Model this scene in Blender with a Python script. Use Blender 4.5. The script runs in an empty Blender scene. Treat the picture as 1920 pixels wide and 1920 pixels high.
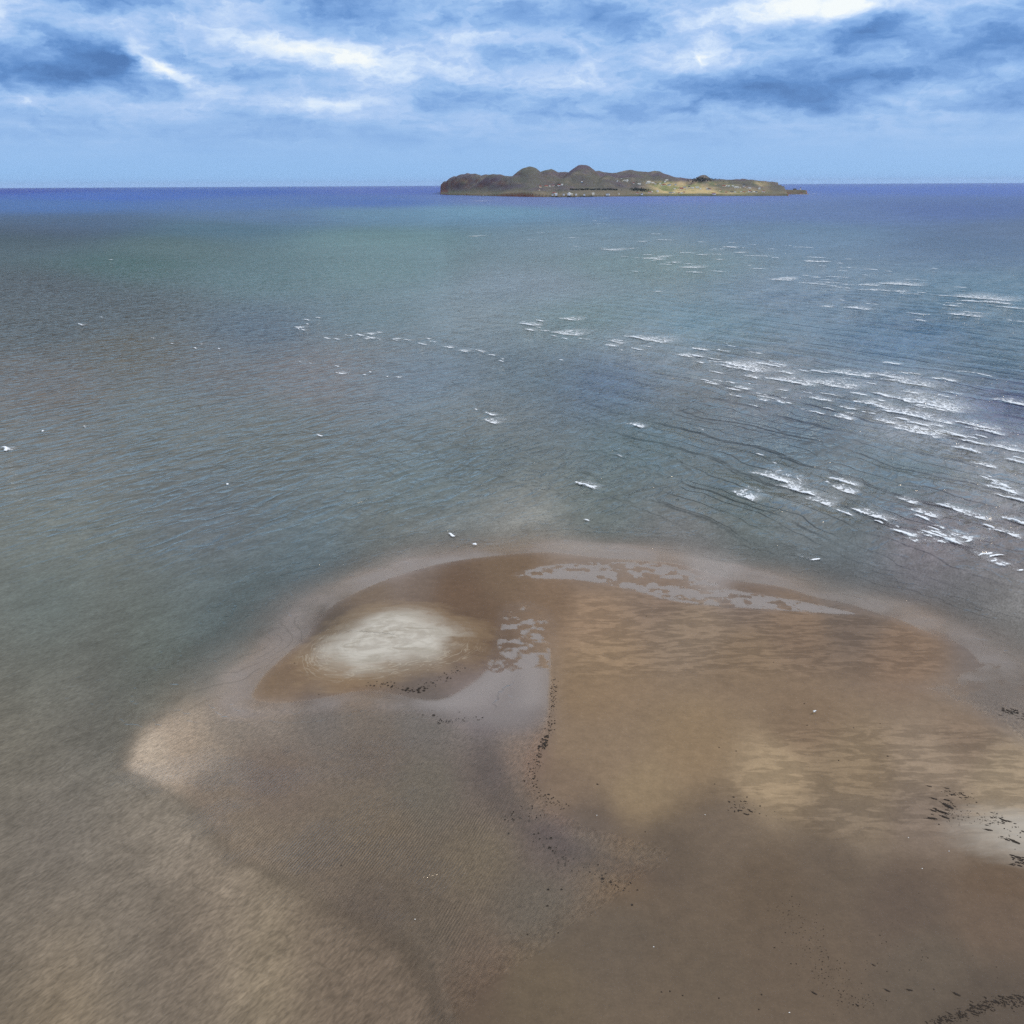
import bpy, bmesh, math, random
import numpy as np
from mathutils import Matrix, Vector

SC = bpy.context.scene
COL = SC.collection
rng = np.random.default_rng(7)
random.seed(7)

# ------------------------------------------------------------------ camera
H = 60.0                       # flying height of the camera over the water
F = 1775.0                     # focal length in photo pixels (photo 1920 x 1920)
PITCH = math.radians(19.10)
ROLL = math.radians(0.29)
cam = bpy.data.cameras.new("camera")
cam.sensor_width = 36.0
cam.lens = 36.0 * F / 1920.0
cam.clip_start = 0.5
cam.clip_end = 200000.0
cam_ob = bpy.data.objects.new("camera", cam)
COL.objects.link(cam_ob)
cam_ob.matrix_world = (Matrix.Translation((0, 0, H)) @ Matrix.Rotation(math.pi / 2 - PITCH, 4, 'X')
                       @ Matrix.Rotation(-ROLL, 4, 'Z'))
SC.camera = cam_ob
CP, SP, CR, SR = math.cos(PITCH), math.sin(PITCH), math.cos(ROLL), math.sin(ROLL)

# ------------------------------------------------------------------ view
SC.render.engine = 'CYCLES'
SC.view_settings.view_transform = 'Standard'
SC.view_settings.look = 'None'
SC.view_settings.exposure = 0.0
SC.view_settings.gamma = 1.0
SC.cycles.max_bounces = 6
SC.cycles.transparent_max_bounces = 12
SC.cycles.volume_bounces = 0
SC.cycles.sample_clamp_indirect = 4.0
SC.cycles.use_denoising = False
SC.cycles.denoiser = 'OPENIMAGEDENOISE'
SC.cycles.denoising_input_passes = 'RGB_ALBEDO_NORMAL'
SC.cycles.denoising_prefilter = 'ACCURATE'
SC.cycles.use_adaptive_sampling = True
SC.cycles.adaptive_threshold = 0.02

# ------------------------------------------------------------------ sun
SUN_EL, SUN_AZ = math.radians(42), math.radians(68)     # azimuth clockwise from straight ahead (+Y)
sun = bpy.data.lights.new("sun", 'SUN')
sun.energy = 1.5
sun.angle = math.radians(12)
sun.color = (1.0, 0.95, 0.88)
sun_ob = bpy.data.objects.new("sun", sun)
COL.objects.link(sun_ob)
sd = Vector((math.sin(SUN_AZ) * math.cos(SUN_EL), math.cos(SUN_AZ) * math.cos(SUN_EL), math.sin(SUN_EL)))
sun_ob.rotation_euler = sd.to_track_quat('Z', 'Y').to_euler()


def srgb(c):
    c = np.asarray(c, dtype=np.float64) / 255.0
    return np.where(c <= 0.04045, c / 12.92, ((c + 0.055) / 1.055) ** 2.4)


def lin4(r, g, b):
    return tuple(float(x) for x in srgb((r, g, b))) + (1.0,)


# ------------------------------------------------------------------ node helper
class NT:
    def __init__(self, tree):
        self.t = tree
        tree.nodes.clear()

    def n(self, kind, **kw):
        nd = self.t.nodes.new(kind)
        for k, v in kw.items():
            setattr(nd, k, v)
        return nd

    def put(self, sock, v):
        if isinstance(v, bpy.types.NodeSocket):
            self.t.links.new(v, sock)
        elif v is not None:
            sock.default_value = v

    def m(self, op, a, b=None, c=None, clamp=False):
        nd = self.n('ShaderNodeMath', operation=op, use_clamp=clamp)
        self.put(nd.inputs[0], a)
        if b is not None:
            self.put(nd.inputs[1], b)
        if c is not None:
            self.put(nd.inputs[2], c)
        return nd.outputs[0]

    def vm(self, op, a, b=None):
        nd = self.n('ShaderNodeVectorMath', operation=op)
        self.put(nd.inputs[0], a)
        if b is not None:
            self.put(nd.inputs[1], b)
        return nd.outputs['Value'] if op in ('LENGTH', 'DOT_PRODUCT') else nd.outputs[0]

    def comb(self, x, y, z=0.0):
        nd = self.n('ShaderNodeCombineXYZ')
        for i, v in enumerate((x, y, z)):
            self.put(nd.inputs[i], v)
        return nd.outputs[0]

    def noise(self, vec, scale, detail=3.0, rough=0.5, dist=0.0, dims='3D', out=0):
        nd = self.n('ShaderNodeTexNoise', noise_dimensions=dims)
        self.put(nd.inputs['Vector'], vec)
        self.put(nd.inputs['Scale'], scale)
        self.put(nd.inputs['Detail'], detail)
        self.put(nd.inputs['Roughness'], rough)
        self.put(nd.inputs['Distortion'], dist)
        return nd.outputs[out]

    def ramp(self, v, a, b, lo=0.0, hi=1.0, smooth=True):
        nd = self.n('ShaderNodeMapRange', interpolation_type='SMOOTHSTEP' if smooth else 'LINEAR', clamp=True)
        for i, x in enumerate((v, a, b, lo, hi)):
            self.put(nd.inputs[i], x)
        return nd.outputs[0]

    def mapping(self, vec, loc=(0, 0, 0), rot=(0, 0, 0), scale=(1, 1, 1), kind='POINT'):
        nd = self.n('ShaderNodeMapping', vector_type=kind)
        self.put(nd.inputs['Vector'], vec)
        nd.inputs['Location'].default_value = loc
        nd.inputs['Rotation'].default_value = rot
        nd.inputs['Scale'].default_value = scale
        return nd.outputs[0]

    def mix(self, fac, a, b, mode='MIX'):
        nd = self.n('ShaderNodeMix', data_type='RGBA', blend_type=mode)
        self.put(nd.inputs[0], fac)
        self.put(nd.inputs[6], a)
        self.put(nd.inputs[7], b)
        return nd.outputs[2]

    def attr(self, name, out='Fac'):
        return self.n('ShaderNodeAttribute', attribute_name=name).outputs[out]

    def shmix(self, fac, a, b):
        nd = self.n('ShaderNodeMixShader')
        self.put(nd.inputs[0], fac)
        self.put(nd.inputs[1], a)
        self.put(nd.inputs[2], b)
        return nd.outputs[0]


def material(name):
    m = bpy.data.materials.new(name)
    m.use_nodes = True
    return m, NT(m.node_tree)


# ------------------------------------------------------------------ sky (world)
world = bpy.data.worlds.new("World")
SC.world = world
world.use_nodes = True
W = NT(world.node_tree)
sky = W.n('ShaderNodeTexSky', sky_type='NISHITA')
sky.sun_disc = False
sky.sun_elevation = SUN_EL
sky.sun_rotation = SUN_AZ
sky.altitude = 60
sky.dust_density = 0.6
sky.ozone_density = 3.0
tc = W.n('ShaderNodeTexCoord').outputs['Generated']
sep = W.n('ShaderNodeSeparateXYZ')
W.put(sep.inputs[0], tc)
dx, dy, dz = sep.outputs
az = W.m('MULTIPLY', W.m('ARCTAN2', dx, dy), 57.2958)
el = W.m('MULTIPLY', W.m('ARCSINE', dz), 57.2958)
elc = W.m('MAXIMUM', el, 0.0)
inv = W.m('DIVIDE', 1.0, W.m('ADD', W.m('MAXIMUM', dz, 0.0), 0.05))
P = W.comb(W.m('MULTIPLY', dx, inv), W.m('MULTIPLY', dy, inv), 0.0)
# ragged edges: the cloud coordinates are stirred by noise
wa = W.noise(W.comb(W.m('MULTIPLY', az, 0.26), W.m('MULTIPLY', el, 0.55)), 1.0, 6.0, 0.60, out=1)
wv = W.vm('MULTIPLY', W.vm('SUBTRACT', wa, (0.5, 0.5, 0.5)), (7.0, 2.6, 0.0))
AE = W.vm('ADD', W.comb(az, el, 0.0), wv)


def ae(u, v):
    x, y = (u - 960) / F, (960 - v) / F
    x, y = x * CR + y * SR, -x * SR + y * CR
    fx, fy, fz = x, CP + y * SP, -SP + y * CP
    return math.degrees(math.atan2(fx, fy)), math.degrees(math.atan2(fz, math.hypot(fx, fy)))


CLOUDS = [  # photo place (px), half size (px), tilt (deg), gain
    (40, 45, 120, 70, 0, .30), (310, 118, 95, 30, 25, .62), (255, 100, 40, 34, 60, .30), (420, 62, 170, 36, 4, .26),
    (690, 110, 240, 34, 3, .42), (600, 100, 120, 26, 0, .14), (640, 190, 170, 34, 6, .30), (1420, 22, 300, 44, 0, .38),
    (1285, 100, 90, 40, 10, .34), (1090, 95, 110, 40, 0, .16), (1560, 8, 160, 30, 0, .24), (960, 150, 120, 22, 0, .10),
    (1750, 40, 90, 30, 0, .12), (900, 60, 140, 26, 0, .10), (1700, 195, 180, 22, -5, .12), (20, 195, 50, 14, 0, .22),
    (200, 185, 160, 20, 0, .14), (1480, 110, 120, 30, 0, .10), (1150, 150, 160, 24, 0, .14), (1450, 215, 260, 14, 0, .10),
    (160, 92, 150, 62, 8, -.46), (60, 135, 150, 40, 0, -.30), (190, 2, 130, 22, 0, -.34), (620, 8, 110, 22, 0, -.22),
    (1185, 48, 100, 34, 10, -.24), (1630, 62, 130, 40, -12, -.36), (1800, 95, 210, 52, -8, -.34), (1420, 165, 230, 46, 4, -.40),
    (1300, 202, 190, 18, -4, -.20), (1890, 172, 130, 30, 0, -.22), (480, 150, 90, 30, 0, -.12), (520, 225, 240, 30, 0, -.12),
    (760, 262, 260, 26, 0, -.12), (1000, 212, 150, 16, 0, -.14), (760, 45, 160, 26, 0, -.10), (990, 30, 130, 34, 0, -.16),
    (870, 190, 120, 22, 0, -.10), (300, 245, 260, 24, 0, -.08), (1650, 150, 200, 24, -5, -.16), (80, 228, 160, 14, 0, -.08),
]
tot = None
for (u, v, su, sv, tilt, g) in CLOUDS:
    a0, e0 = ae(u, v)
    sa, se = su / F * 57.2958 * 1.5, sv / F * 57.2958 * 1.5
    q = W.mapping(AE, (a0, e0, 0), (0, 0, math.radians(-tilt)), (sa, se, 1.0), 'TEXTURE')
    gr = W.n('ShaderNodeTexGradient', gradient_type='QUADRATIC_SPHERE')
    W.put(gr.inputs[0], q)
    tot = W.m('MULTIPLY_ADD', gr.outputs['Fac'], g * (1.0 if g > 0 else 1.35), 0.0 if tot is None else tot)
n1 = W.noise(P, 0.70, 7.0, 0.55, 0.3)
n2 = W.noise(W.comb(W.m('MULTIPLY', az, 0.16), W.m('MULTIPLY', el, 0.42), 3.0), 1.0, 7.0, 0.58, 0.3)
n3 = W.noise(W.vm('MULTIPLY', AE, (0.36, 0.85, 1.0)), 1.0, 7.0, 0.55, 0.0)
n3 = W.m('MULTIPLY', W.m('ABSOLUTE', W.m('SUBTRACT', n3, 0.5)), -3.2)      # billows
n3 = W.m('ADD', n3, 0.78)
nn = W.m('ADD', W.m('ADD', W.m('MULTIPLY', W.m('SUBTRACT', n1, 0.5), 0.55), W.m('MULTIPLY', W.m('SUBTRACT', n2, 0.5), 0.75)),
         W.m('MULTIPLY', W.m('SUBTRACT', n3, 0.5), 0.30))
amp = W.ramp(el, 0.8, 5.5, 0.10, 1.0)
val = W.m('ADD', 0.545, W.m('MULTIPLY', W.m('ADD', nn, tot), amp))
val = W.m('ADD', val, W.ramp(el, 9.0, 35.0, 0.0, 0.22))
cr = W.n('ShaderNodeValToRGB')
W.put(cr.inputs[0], val)
els = cr.color_ramp.elements
els[0].position, els[0].color = 0.0, lin4(78, 120, 180)
els[1].position, els[1].color = 1.0, lin4(250, 255, 255)
for p, c in ((.22, (96, 142, 204)), (.42, (128, 170, 226)), (.55, (152, 190, 238)), (.68, (178, 206, 246)), (.82, (214, 232, 255))):
    e_ = els.new(p)
    e_.color = lin4(*c)
hz = W.ramp(el, 0.0, 3.2, 1.0, 0.0)
colr = W.mix(hz, cr.outputs[0], lin4(146, 192, 242))
hz2 = W.ramp(el, -0.1, 0.55, 0.75, 0.0)
colr = W.mix(hz2, colr, lin4(140, 182, 240))
zen = W.ramp(el, 14.0, 60.0, 1.0, 1.75)
grey = W.ramp(el, 8.5, 16.0, 0.0, 0.85)
colr = W.mix(grey, colr, (0.60, 0.64, 0.70, 1))
vcol = W.n('ShaderNodeVectorMath', operation='SCALE')
W.put(vcol.inputs[0], colr)
W.put(vcol.inputs['Scale'], zen)
bg1 = W.n('ShaderNodeBackground')
W.put(bg1.inputs[0], sky.outputs[0])
bg1.inputs[1].default_value = 0.10
bg2 = W.n('ShaderNodeBackground')
W.put(bg2.inputs[0], vcol.outputs[0])
bg2.inputs[1].default_value = 1.0
wout = W.n('ShaderNodeOutputWorld')
W.put(wout.inputs[0], W.shmix(0.94, bg1.outputs[0], bg2.outputs[0]))

# ------------------------------------------------------------------ ground chart: photo px <-> points of the sea plane


def ground(u, v, z=0.0):
    """point of the level z seen at photo pixel (u, v)"""
    u = np.asarray(u, float)
    v = np.asarray(v, float)
    x, y = (u - 960) / F, (960 - v) / F
    x, y = x * CR + y * SR, -x * SR + y * CR
    fy, fz = CP + y * SP, -SP + y * CP
    t = (z - H) / fz
    return x * t, fy * t


def chart(X, Y, Z=0.0):
    dzv = Z - H
    depth = Y * CP - dzv * SP
    yy = (Y * SP + dzv * CP) / depth
    xx = X / depth
    x, y = xx * CR - yy * SR, xx * SR + yy * CR
    return 960 + F * x, 960 - F * y


# ------------------------------------------------------------------ numpy noise
def _hash(ix, iy, s):
    h = (ix.astype(np.int64) * 374761393 + iy.astype(np.int64) * 668265263 + s * 974634777) & 0xFFFFFFFF
    h = ((h ^ (h >> 13)) * 1274126177) & 0xFFFFFFFF
    return ((h ^ (h >> 16)) & 0xFFFFFF) / float(0xFFFFFF)


def vnoise(x, y, s=0):
    ix, iy = np.floor(x), np.floor(y)
    fx, fy = x - ix, y - iy
    fx, fy = fx * fx * fx * (fx * (fx * 6 - 15) + 10), fy * fy * fy * (fy * (fy * 6 - 15) + 10)
    a, b = _hash(ix, iy, s), _hash(ix + 1, iy, s)
    c, d = _hash(ix, iy + 1, s), _hash(ix + 1, iy + 1, s)
    return (a + (b - a) * fx) * (1 - fy) + (c + (d - c) * fx) * fy - 0.5


def fbm(x, y, s=0, o=4, g=0.5):
    r, a = 0.0, 1.0
    for i in range(o):
        r = r + a * vnoise(x * 2 ** i + 17.3 * i, y * 2 ** i - 9.1 * i, s + i)
        a *= g
    return r


def sstep(x, a, b):
    t = np.clip((x - a) / (b - a), 0, 1)
    return t * t * (3 - 2 * t)


def sdf(px, py, poly):
    """signed distance to a polygon, positive inside"""
    n = len(poly)
    d2 = np.full(px.shape, 1e18)
    inside = np.zeros(px.shape, bool)
    for i in range(n):
        ax, ay = poly[i]
        bx, by = poly[(i + 1) % n]
        ex, ey = bx - ax, by - ay
        wx, wy = px - ax, py - ay
        t = np.clip((wx * ex + wy * ey) / (ex * ex + ey * ey + 1e-12), 0, 1)
        d2 = np.minimum(d2, (wx - ex * t) ** 2 + (wy - ey * t) ** 2)
        if ay != by:
            c = ((ay > py) != (by > py)) & (px < ex * (py - ay) / ey + ax)
            inside ^= c
    d = np.sqrt(d2)
    return np.where(inside, d, -d)


def gpoly(pts):
    a = np.array(pts, float)
    x, y = ground(a[:, 0], a[:, 1])
    return list(zip(x, y))


def smooth_poly(pts, it=2):
    p = [tuple(map(float, q)) for q in pts]
    for _ in range(it):
        q = []
        for i in range(len(p)):
            a, b = p[i], p[(i + 1) % len(p)]
            q.append((.75 * a[0] + .25 * b[0], .75 * a[1] + .25 * b[1]))
            q.append((.25 * a[0] + .75 * b[0], .25 * a[1] + .75 * b[1]))
        p = q
    return p


class Blend:
    """smooth blend of scattered control values (never leaves their range)"""
    def __init__(self, P, V, soft):
        self.P, self.V, self.soft = np.asarray(P, float), np.asarray(V, float), soft

    def __call__(self, x, y):
        num = np.zeros((len(x), self.V.shape[1]))
        den = np.zeros(len(x))
        for (px, py), v in zip(self.P, self.V):
            w = 1.0 / ((x - px) ** 2 + (y - py) ** 2 + self.soft) ** 2.2
            num += w[:, None] * v[None]
            den += w
        return num / den[:, None]


# ------------------------------------------------------------------ sand and sea-bed relief
BAR = [(470, 1312), (492, 1278), (520, 1245), (560, 1213), (583, 1193), (596, 1165), (625, 1135), (665, 1112), (715, 1093),
       (770, 1073), (835, 1056), (905, 1046), (985, 1038), (1040, 1036), (1110, 1046), (1180, 1050), (1255, 1055), (1300, 1066),
       (1345, 1080), (1385, 1092), (1440, 1097), (1480, 1104), (1525, 1120), (1590, 1132), (1640, 1150), (1690, 1165),
       (1740, 1188), (1790, 1203), (1830, 1228), (1862, 1275),
       (1895, 1335), (1930, 1400), (2100, 1500), (2250, 1600), (2250, 1800), (2100, 1730),
       (1920, 1665), (1850, 1625), (1790, 1585), (1700, 1590), (1600, 1595), (1520, 1580), (1450, 1540), (1400, 1510),
       (1330, 1530), (1250, 1560), (1150, 1560), (1080, 1540), (1030, 1510), (1005, 1480), (1000, 1440), (1018, 1390),
       (1035, 1340), (1036, 1280), (1034, 1230), (1030, 1180), (1025, 1150), (990, 1133), (950, 1140), (935, 1180),
       (922, 1225), (905, 1262), (870, 1292), (830, 1312), (790, 1312), (745, 1300), (705, 1291), (650, 1296), (590, 1308),
       (530, 1316)]
SHOAL = [(205, 1455), (225, 1405), (262, 1362), (320, 1325), (400, 1298), (480, 1262), (545, 1205), (590, 1150), (680, 1090),
         (820, 1045), (1000, 1020), (1300, 1035), (1600, 1100), (1900, 1190), (2300, 1300), (2500, 2300), (900, 2300),
         (830, 1990), (760, 1840), (640, 1745), (540, 1690), (430, 1640), (370, 1580), (330, 1520), (270, 1480)]
POOL_R = [(1178, 1300), (1195, 1286), (1300, 1285), (1400, 1275), (1500, 1265), (1600, 1256), (1680, 1262), (1760, 1238),
          (1830, 1216), (1960, 1240), (2150, 1420), (1990, 1430), (1920, 1398), (1830, 1365), (1750, 1335), (1700, 1312),
          (1600, 1312), (1480, 1320), (1380, 1316), (1280, 1312), (1210, 1314)]
POOL_S = [(1290, 1345), (1330, 1335), (1370, 1345), (1340, 1362), (1300, 1358)]
POOL_N = [(940, 1082), (985, 1060), (1060, 1050), (1200, 1049), (1270, 1058), (1340, 1078), (1360, 1096), (1420, 1108),
          (1520, 1124), (1640, 1152), (1600, 1160), (1500, 1154), (1350, 1144), (1250, 1134), (1180, 1112), (1080, 1092), (1000, 1092)]
POOL_M = [(940, 1140), (985, 1122), (1030, 1148), (1036, 1230), (1030, 1262), (900, 1262), (925, 1212)]
BAR_G, SHOAL_G = gpoly(smooth_poly(BAR, 1)), gpoly(smooth_poly(SHOAL, 1))
PR_G, PN_G, PM_G, PS_G = (gpoly(smooth_poly(p, 1)) for p in (POOL_R, POOL_N, POOL_M, POOL_S))
MX, MY = (float(c) for c in ground(738, 1203))          # dry mound
MRX = 150 * math.hypot(MX, MY, H) / F
MRY = float(ground(738, 1140)[1] - ground(738, 1262)[1]) / 2


def mound_rt(X, Y):
    a, b = (X - MX), (Y - MY)
    ca, sa = math.cos(math.radians(-14)), math.sin(math.radians(-14))
    p, q = (a * ca + b * sa) / MRX, (-a * sa + b * ca) / MRY
    r = np.hypot(p, q)
    th = np.arctan2(q, p)
    r = r * (1 + 0.10 * np.cos(2 * th + 0.6) - 0.08 * np.cos(3 * th))
    return r, th


def relief(X, Y):
    """height of sand / sea bed above the water level, plus helper fields"""
    wob = 1.1 * fbm(X / 9, Y / 9, 3, 3)
    sb = sdf(X, Y, BAR_G) + wob * 0.35
    ss = sdf(X, Y, SHOAL_G) + wob
    u, v = chart(X, Y)
    south = sstep(v - (1330 - 0.05 * (u - 600)), -60, 30) * sstep(ss, -3, 3)
    zin = 0.16 * (1 - np.exp(-np.maximum(sb, 0) / 4.0)) + 0.004 * np.minimum(np.maximum(sb, 0), 30)
    out = np.maximum(-sb, 0)
    znorth = -(0.020 * out + 0.0040 * np.maximum(out - 5, 0) ** 2)
    zsouth = -np.minimum(0.012 * out, 0.075) - 0.02 * sstep(out, 0, 2)
    zs_edge = zsouth * (0.35 + 0.65 * sstep(ss, 0, 9)) - 0.016 * np.maximum(-ss, 0)
    z = np.where(sb > 0, zin, znorth * (1 - south) + zs_edge * south)
    z = np.maximum(z, -4.5)
    # patches of standing water where the sand lies at about water level
    nf = fbm(X / 2.0 + 0.5 * fbm(X / 4, Y / 4, 61, 2), Y / 1.5, 21, 4, 0.6) + 0.35 * fbm(X / 9, Y / 4, 27, 2)
    for poly, lvl, amp_, soft in ((PN_G, -0.010, 0.075, 1.6), (PM_G, -0.001, 0.05, 1.2), (PR_G, -0.010, 0.046, 7.0), (PS_G, 0.004, 0.03, 2.0)):
        mk = sstep(sdf(X, Y, poly) + 1.2 * nf, -soft * .5, soft)
        lv = lvl
        if poly is PM_G:
            lv = lvl - 0.028 * sstep(v, 1165, 1245) + 0.012
        if poly is PR_G:
            lv = lvl - 0.015 * sstep(u, 1500, 1800) + 0.006
        z = z * (1 - mk) + mk * (lv + amp_ * nf)
    # saturated flats at the lower right: just out of the water
    line = np.interp(v, [1440, 1480, 1600, 1750, 1900, 2000], [1010, 1015, 1150, 930, 760, 700])
    flat = sstep(u - line + 60 * fbm(X / 7, Y / 7, 87, 3), -110, 170) * sstep(v, 1450, 1530)
    z = np.where(sb < 6, z * (1 - flat) + np.maximum(z, 0.016 + 0.01 * nf) * flat, z)
    r, th = mound_rt(X, Y)
    z = z + 0.95 * np.exp(-(r * 0.95) ** 3.0) * sstep(sb, -0.5, 3.5)
    # the second dry rise at the right edge
    x2, y2 = ground(1930, 1570)
    r2 = np.hypot((X - x2) / 9.5, (Y - y2) / 6.0)
    z = z + 0.4 * np.exp(-r2 ** 2)
    return z, sb, ss, r, th, r2


# sand colours: what the sand looks like, place by place (photo px)
SAND = [
    (560, 1260, 129, 111, 94), (500, 1290, 126, 109, 93), (640, 1280, 137, 118, 99), (610, 1180, 105, 95, 86), (700, 1110, 122, 109, 98), (780, 1090, 122, 107, 96),
    (850, 1110, 111, 93, 77), (900, 1180, 114, 94, 77), (950, 1060, 118, 101, 86), (1100, 1160, 142, 121, 102), (1040, 1130, 124, 105, 88), (1100, 1065, 127, 111, 99),
    (1250, 1110, 130, 114, 102), (1300, 1180, 144, 127, 111), (1500, 1180, 130, 112, 97), (1400, 1110, 131, 115, 104), (1600, 1150, 123, 107, 95), (1700, 1220, 126, 108, 94),
    (1120, 1240, 143, 123, 102), (1100, 1300, 140, 120, 99), (1150, 1420, 139, 121, 102), (1200, 1480, 144, 126, 103), (1300, 1400, 139, 120, 98), (1400, 1240, 135, 117, 99),
    (1500, 1360, 130, 112, 95), (1450, 1450, 150, 132, 109), (1600, 1450, 140, 123, 103), (1750, 1430, 145, 129, 113), (1880, 1470, 156, 140, 120), (1800, 1380, 132, 116, 102),
    (1600, 1540, 138, 123, 107), (1740, 1540, 131, 117, 106), (1050, 1480, 130, 113, 98), (1080, 1400, 136, 118, 100), (1100, 1550, 110, 99, 91), (1250, 1600, 107, 95, 84),
    (1350, 1550, 115, 102, 90), (1150, 1630, 109, 96, 84), (1450, 1660, 106, 93, 80), (1560, 1620, 107, 95, 83), (1700, 1680, 103, 91, 82), (1850, 1700, 112, 97, 85),
    (1500, 1800, 108, 95, 83), (1750, 1820, 105, 95, 85), (1850, 1900, 96, 86, 75), (1300, 1850, 107, 95, 83), (1150, 1750, 107, 96, 85), (1000, 1850, 108, 96, 82),
    (1000, 1700, 107, 98, 87), (800, 1750, 106, 94, 81), (680, 1720, 102, 89, 78), (900, 1810, 109, 95, 81), (900, 1600, 115, 104, 90), (920, 1450, 102, 93, 88),
    (960, 1500, 106, 96, 90), (1040, 1570, 101, 91, 88), (980, 1420, 129, 113, 100), (960, 1350, 118, 107, 104), (700, 1400, 114, 105, 93), (800, 1480, 111, 104, 93),
    (700, 1550, 115, 104, 91), (500, 1450, 118, 107, 95), (350, 1400, 160, 145, 130), (280, 1400, 180, 166, 150), (260, 1450, 162, 148, 133), (320, 1350, 158, 144, 130),
    (450, 1580, 122, 109, 95), (550, 1680, 115, 104, 91), (400, 1490, 128, 116, 103), (600, 1640, 114, 103, 90), (300, 1600, 116, 103, 88), (150, 1700, 122, 111, 100),
    (100, 1850, 127, 114, 99), (400, 1800, 118, 104, 89), (600, 1850, 106, 95, 83), (700, 1900, 105, 94, 82), (150, 1450, 109, 103, 95), (430, 1340, 147, 134, 123),
    (600, 1330, 123, 113, 109), (800, 1350, 115, 107, 103), (500, 1340, 142, 129, 120), (900, 1330, 131, 121, 120), (400, 1250, 129, 121, 115), (560, 1170, 130, 124, 122),
    (760, 1060, 145, 139, 138), (1100, 1025, 147, 141, 138), (1350, 1060, 149, 145, 145), (1600, 1120, 131, 125, 122), (1850, 1200, 129, 118, 113), (1880, 1290, 113, 104, 98)]
ALB = 0.94            # irradiance / pi of the open sky and sun on level ground
SA = np.array(SAND, float)
SAND_D = np.array([[-201,-193,-184],[-127,-150,-202],[-369,-334,-259],[-687,-645,-600],[-113,-117,-135],[-449,-526,-680],[-233,-211,-298],[-1200,-1200,-1200],[-90,-98,-129],[307,217,129],[-233,-202,-234],[-1200,-1200,-1200],[-1200,-1200,-1200],[-336,-255,-216],[-142,-125,-124],[-820,-1200,-1200],[-796,-1125,-1200],[147,75,10],[16,6,-35],[-178,-132,-124],[-139,-97,-83],[-61,-30,-36],[9,10,-26],[-201,-160,-143],[-88,-73,-90],[486,411,273],[-120,-85,-88],[91,94,62],[-261,-177,-140],[-76,-67,-80],[-330,-244,-191],[-170,-121,-98],[-155,-115,-105],[-14,-3,-26],[-187,-169,-171],[-166,-158,-174],[-169,-160,-177],[-16,-104,-246],[-180,-173,-203],[-220,-205,-242],[-172,-173,-195],[-149,-152,-173],[-173,-157,-166],[-214,-200,-217],[-229,-232,-326],[-96,-97,-121],[-153,-140,-148],[-84,-82,-107],[-394,-422,-504],[-315,-368,-497],[-312,-394,-423],[-278,-262,-363],[-189,-189,-240],[-133,-232,-316],[-49,-136,-221],[-173,-256,-296],[-255,-326,-435],[-1200,-1200,-1200],[-192,-304,-552],[-282,-274,-363],[-147,-191,-328],[-175,-346,-669],[776,513,324],[681,548,426],[1200,1200,1200],[785,541,380],[-953,-1006,-1062],[-1191,-1094,-1014],[-304,-342,-431],[-267,-279,-358],[-1200,-1200,-1200],[-1013,-1140,-1058],[-924,-995,-923],[-1200,-1200,-1200],[-1200,-1200,-1200],[-1200,-1200,-1200],[-1200,-1200,-1200],[211,-182,-634],[-937,-1133,-1178],[-477,-619,-649],[-31,-273,-405],[-1200,-1200,-1200],[1200,1200,1200],[-220,-289,-288],[7,-122,-170],[-5,-78,-134],[131,85,113],[-715,-830,-909],[-492,-826,-992],[-1200,-1200,-1200]]) / 1e4
for q_ in ((1100, 1065), (1250, 1110), (1040, 1130), (960, 1350), (900, 1330), (1880, 1290), (430, 1340), (500, 1340), (550, 1680), (450, 1580)):
    SAND_D = np.zeros((len(SA), 3)) + SAND_D
    SAND_D[(np.abs(SA[:, 0] - q_[0]) < 2) & (np.abs(SA[:, 1] - q_[1]) < 2)] = -0.01     # lie under pool water
SAND_D = np.clip(SAND_D, -0.22 * srgb(SA[:, 2:5]), 0.22 * srgb(SA[:, 2:5]))
sand_rbf = Blend(np.c_[SA[:, 0] / 120, SA[:, 1] / 120], (srgb(SA[:, 2:5]) + SAND_D) / ALB, 0.10)

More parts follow.
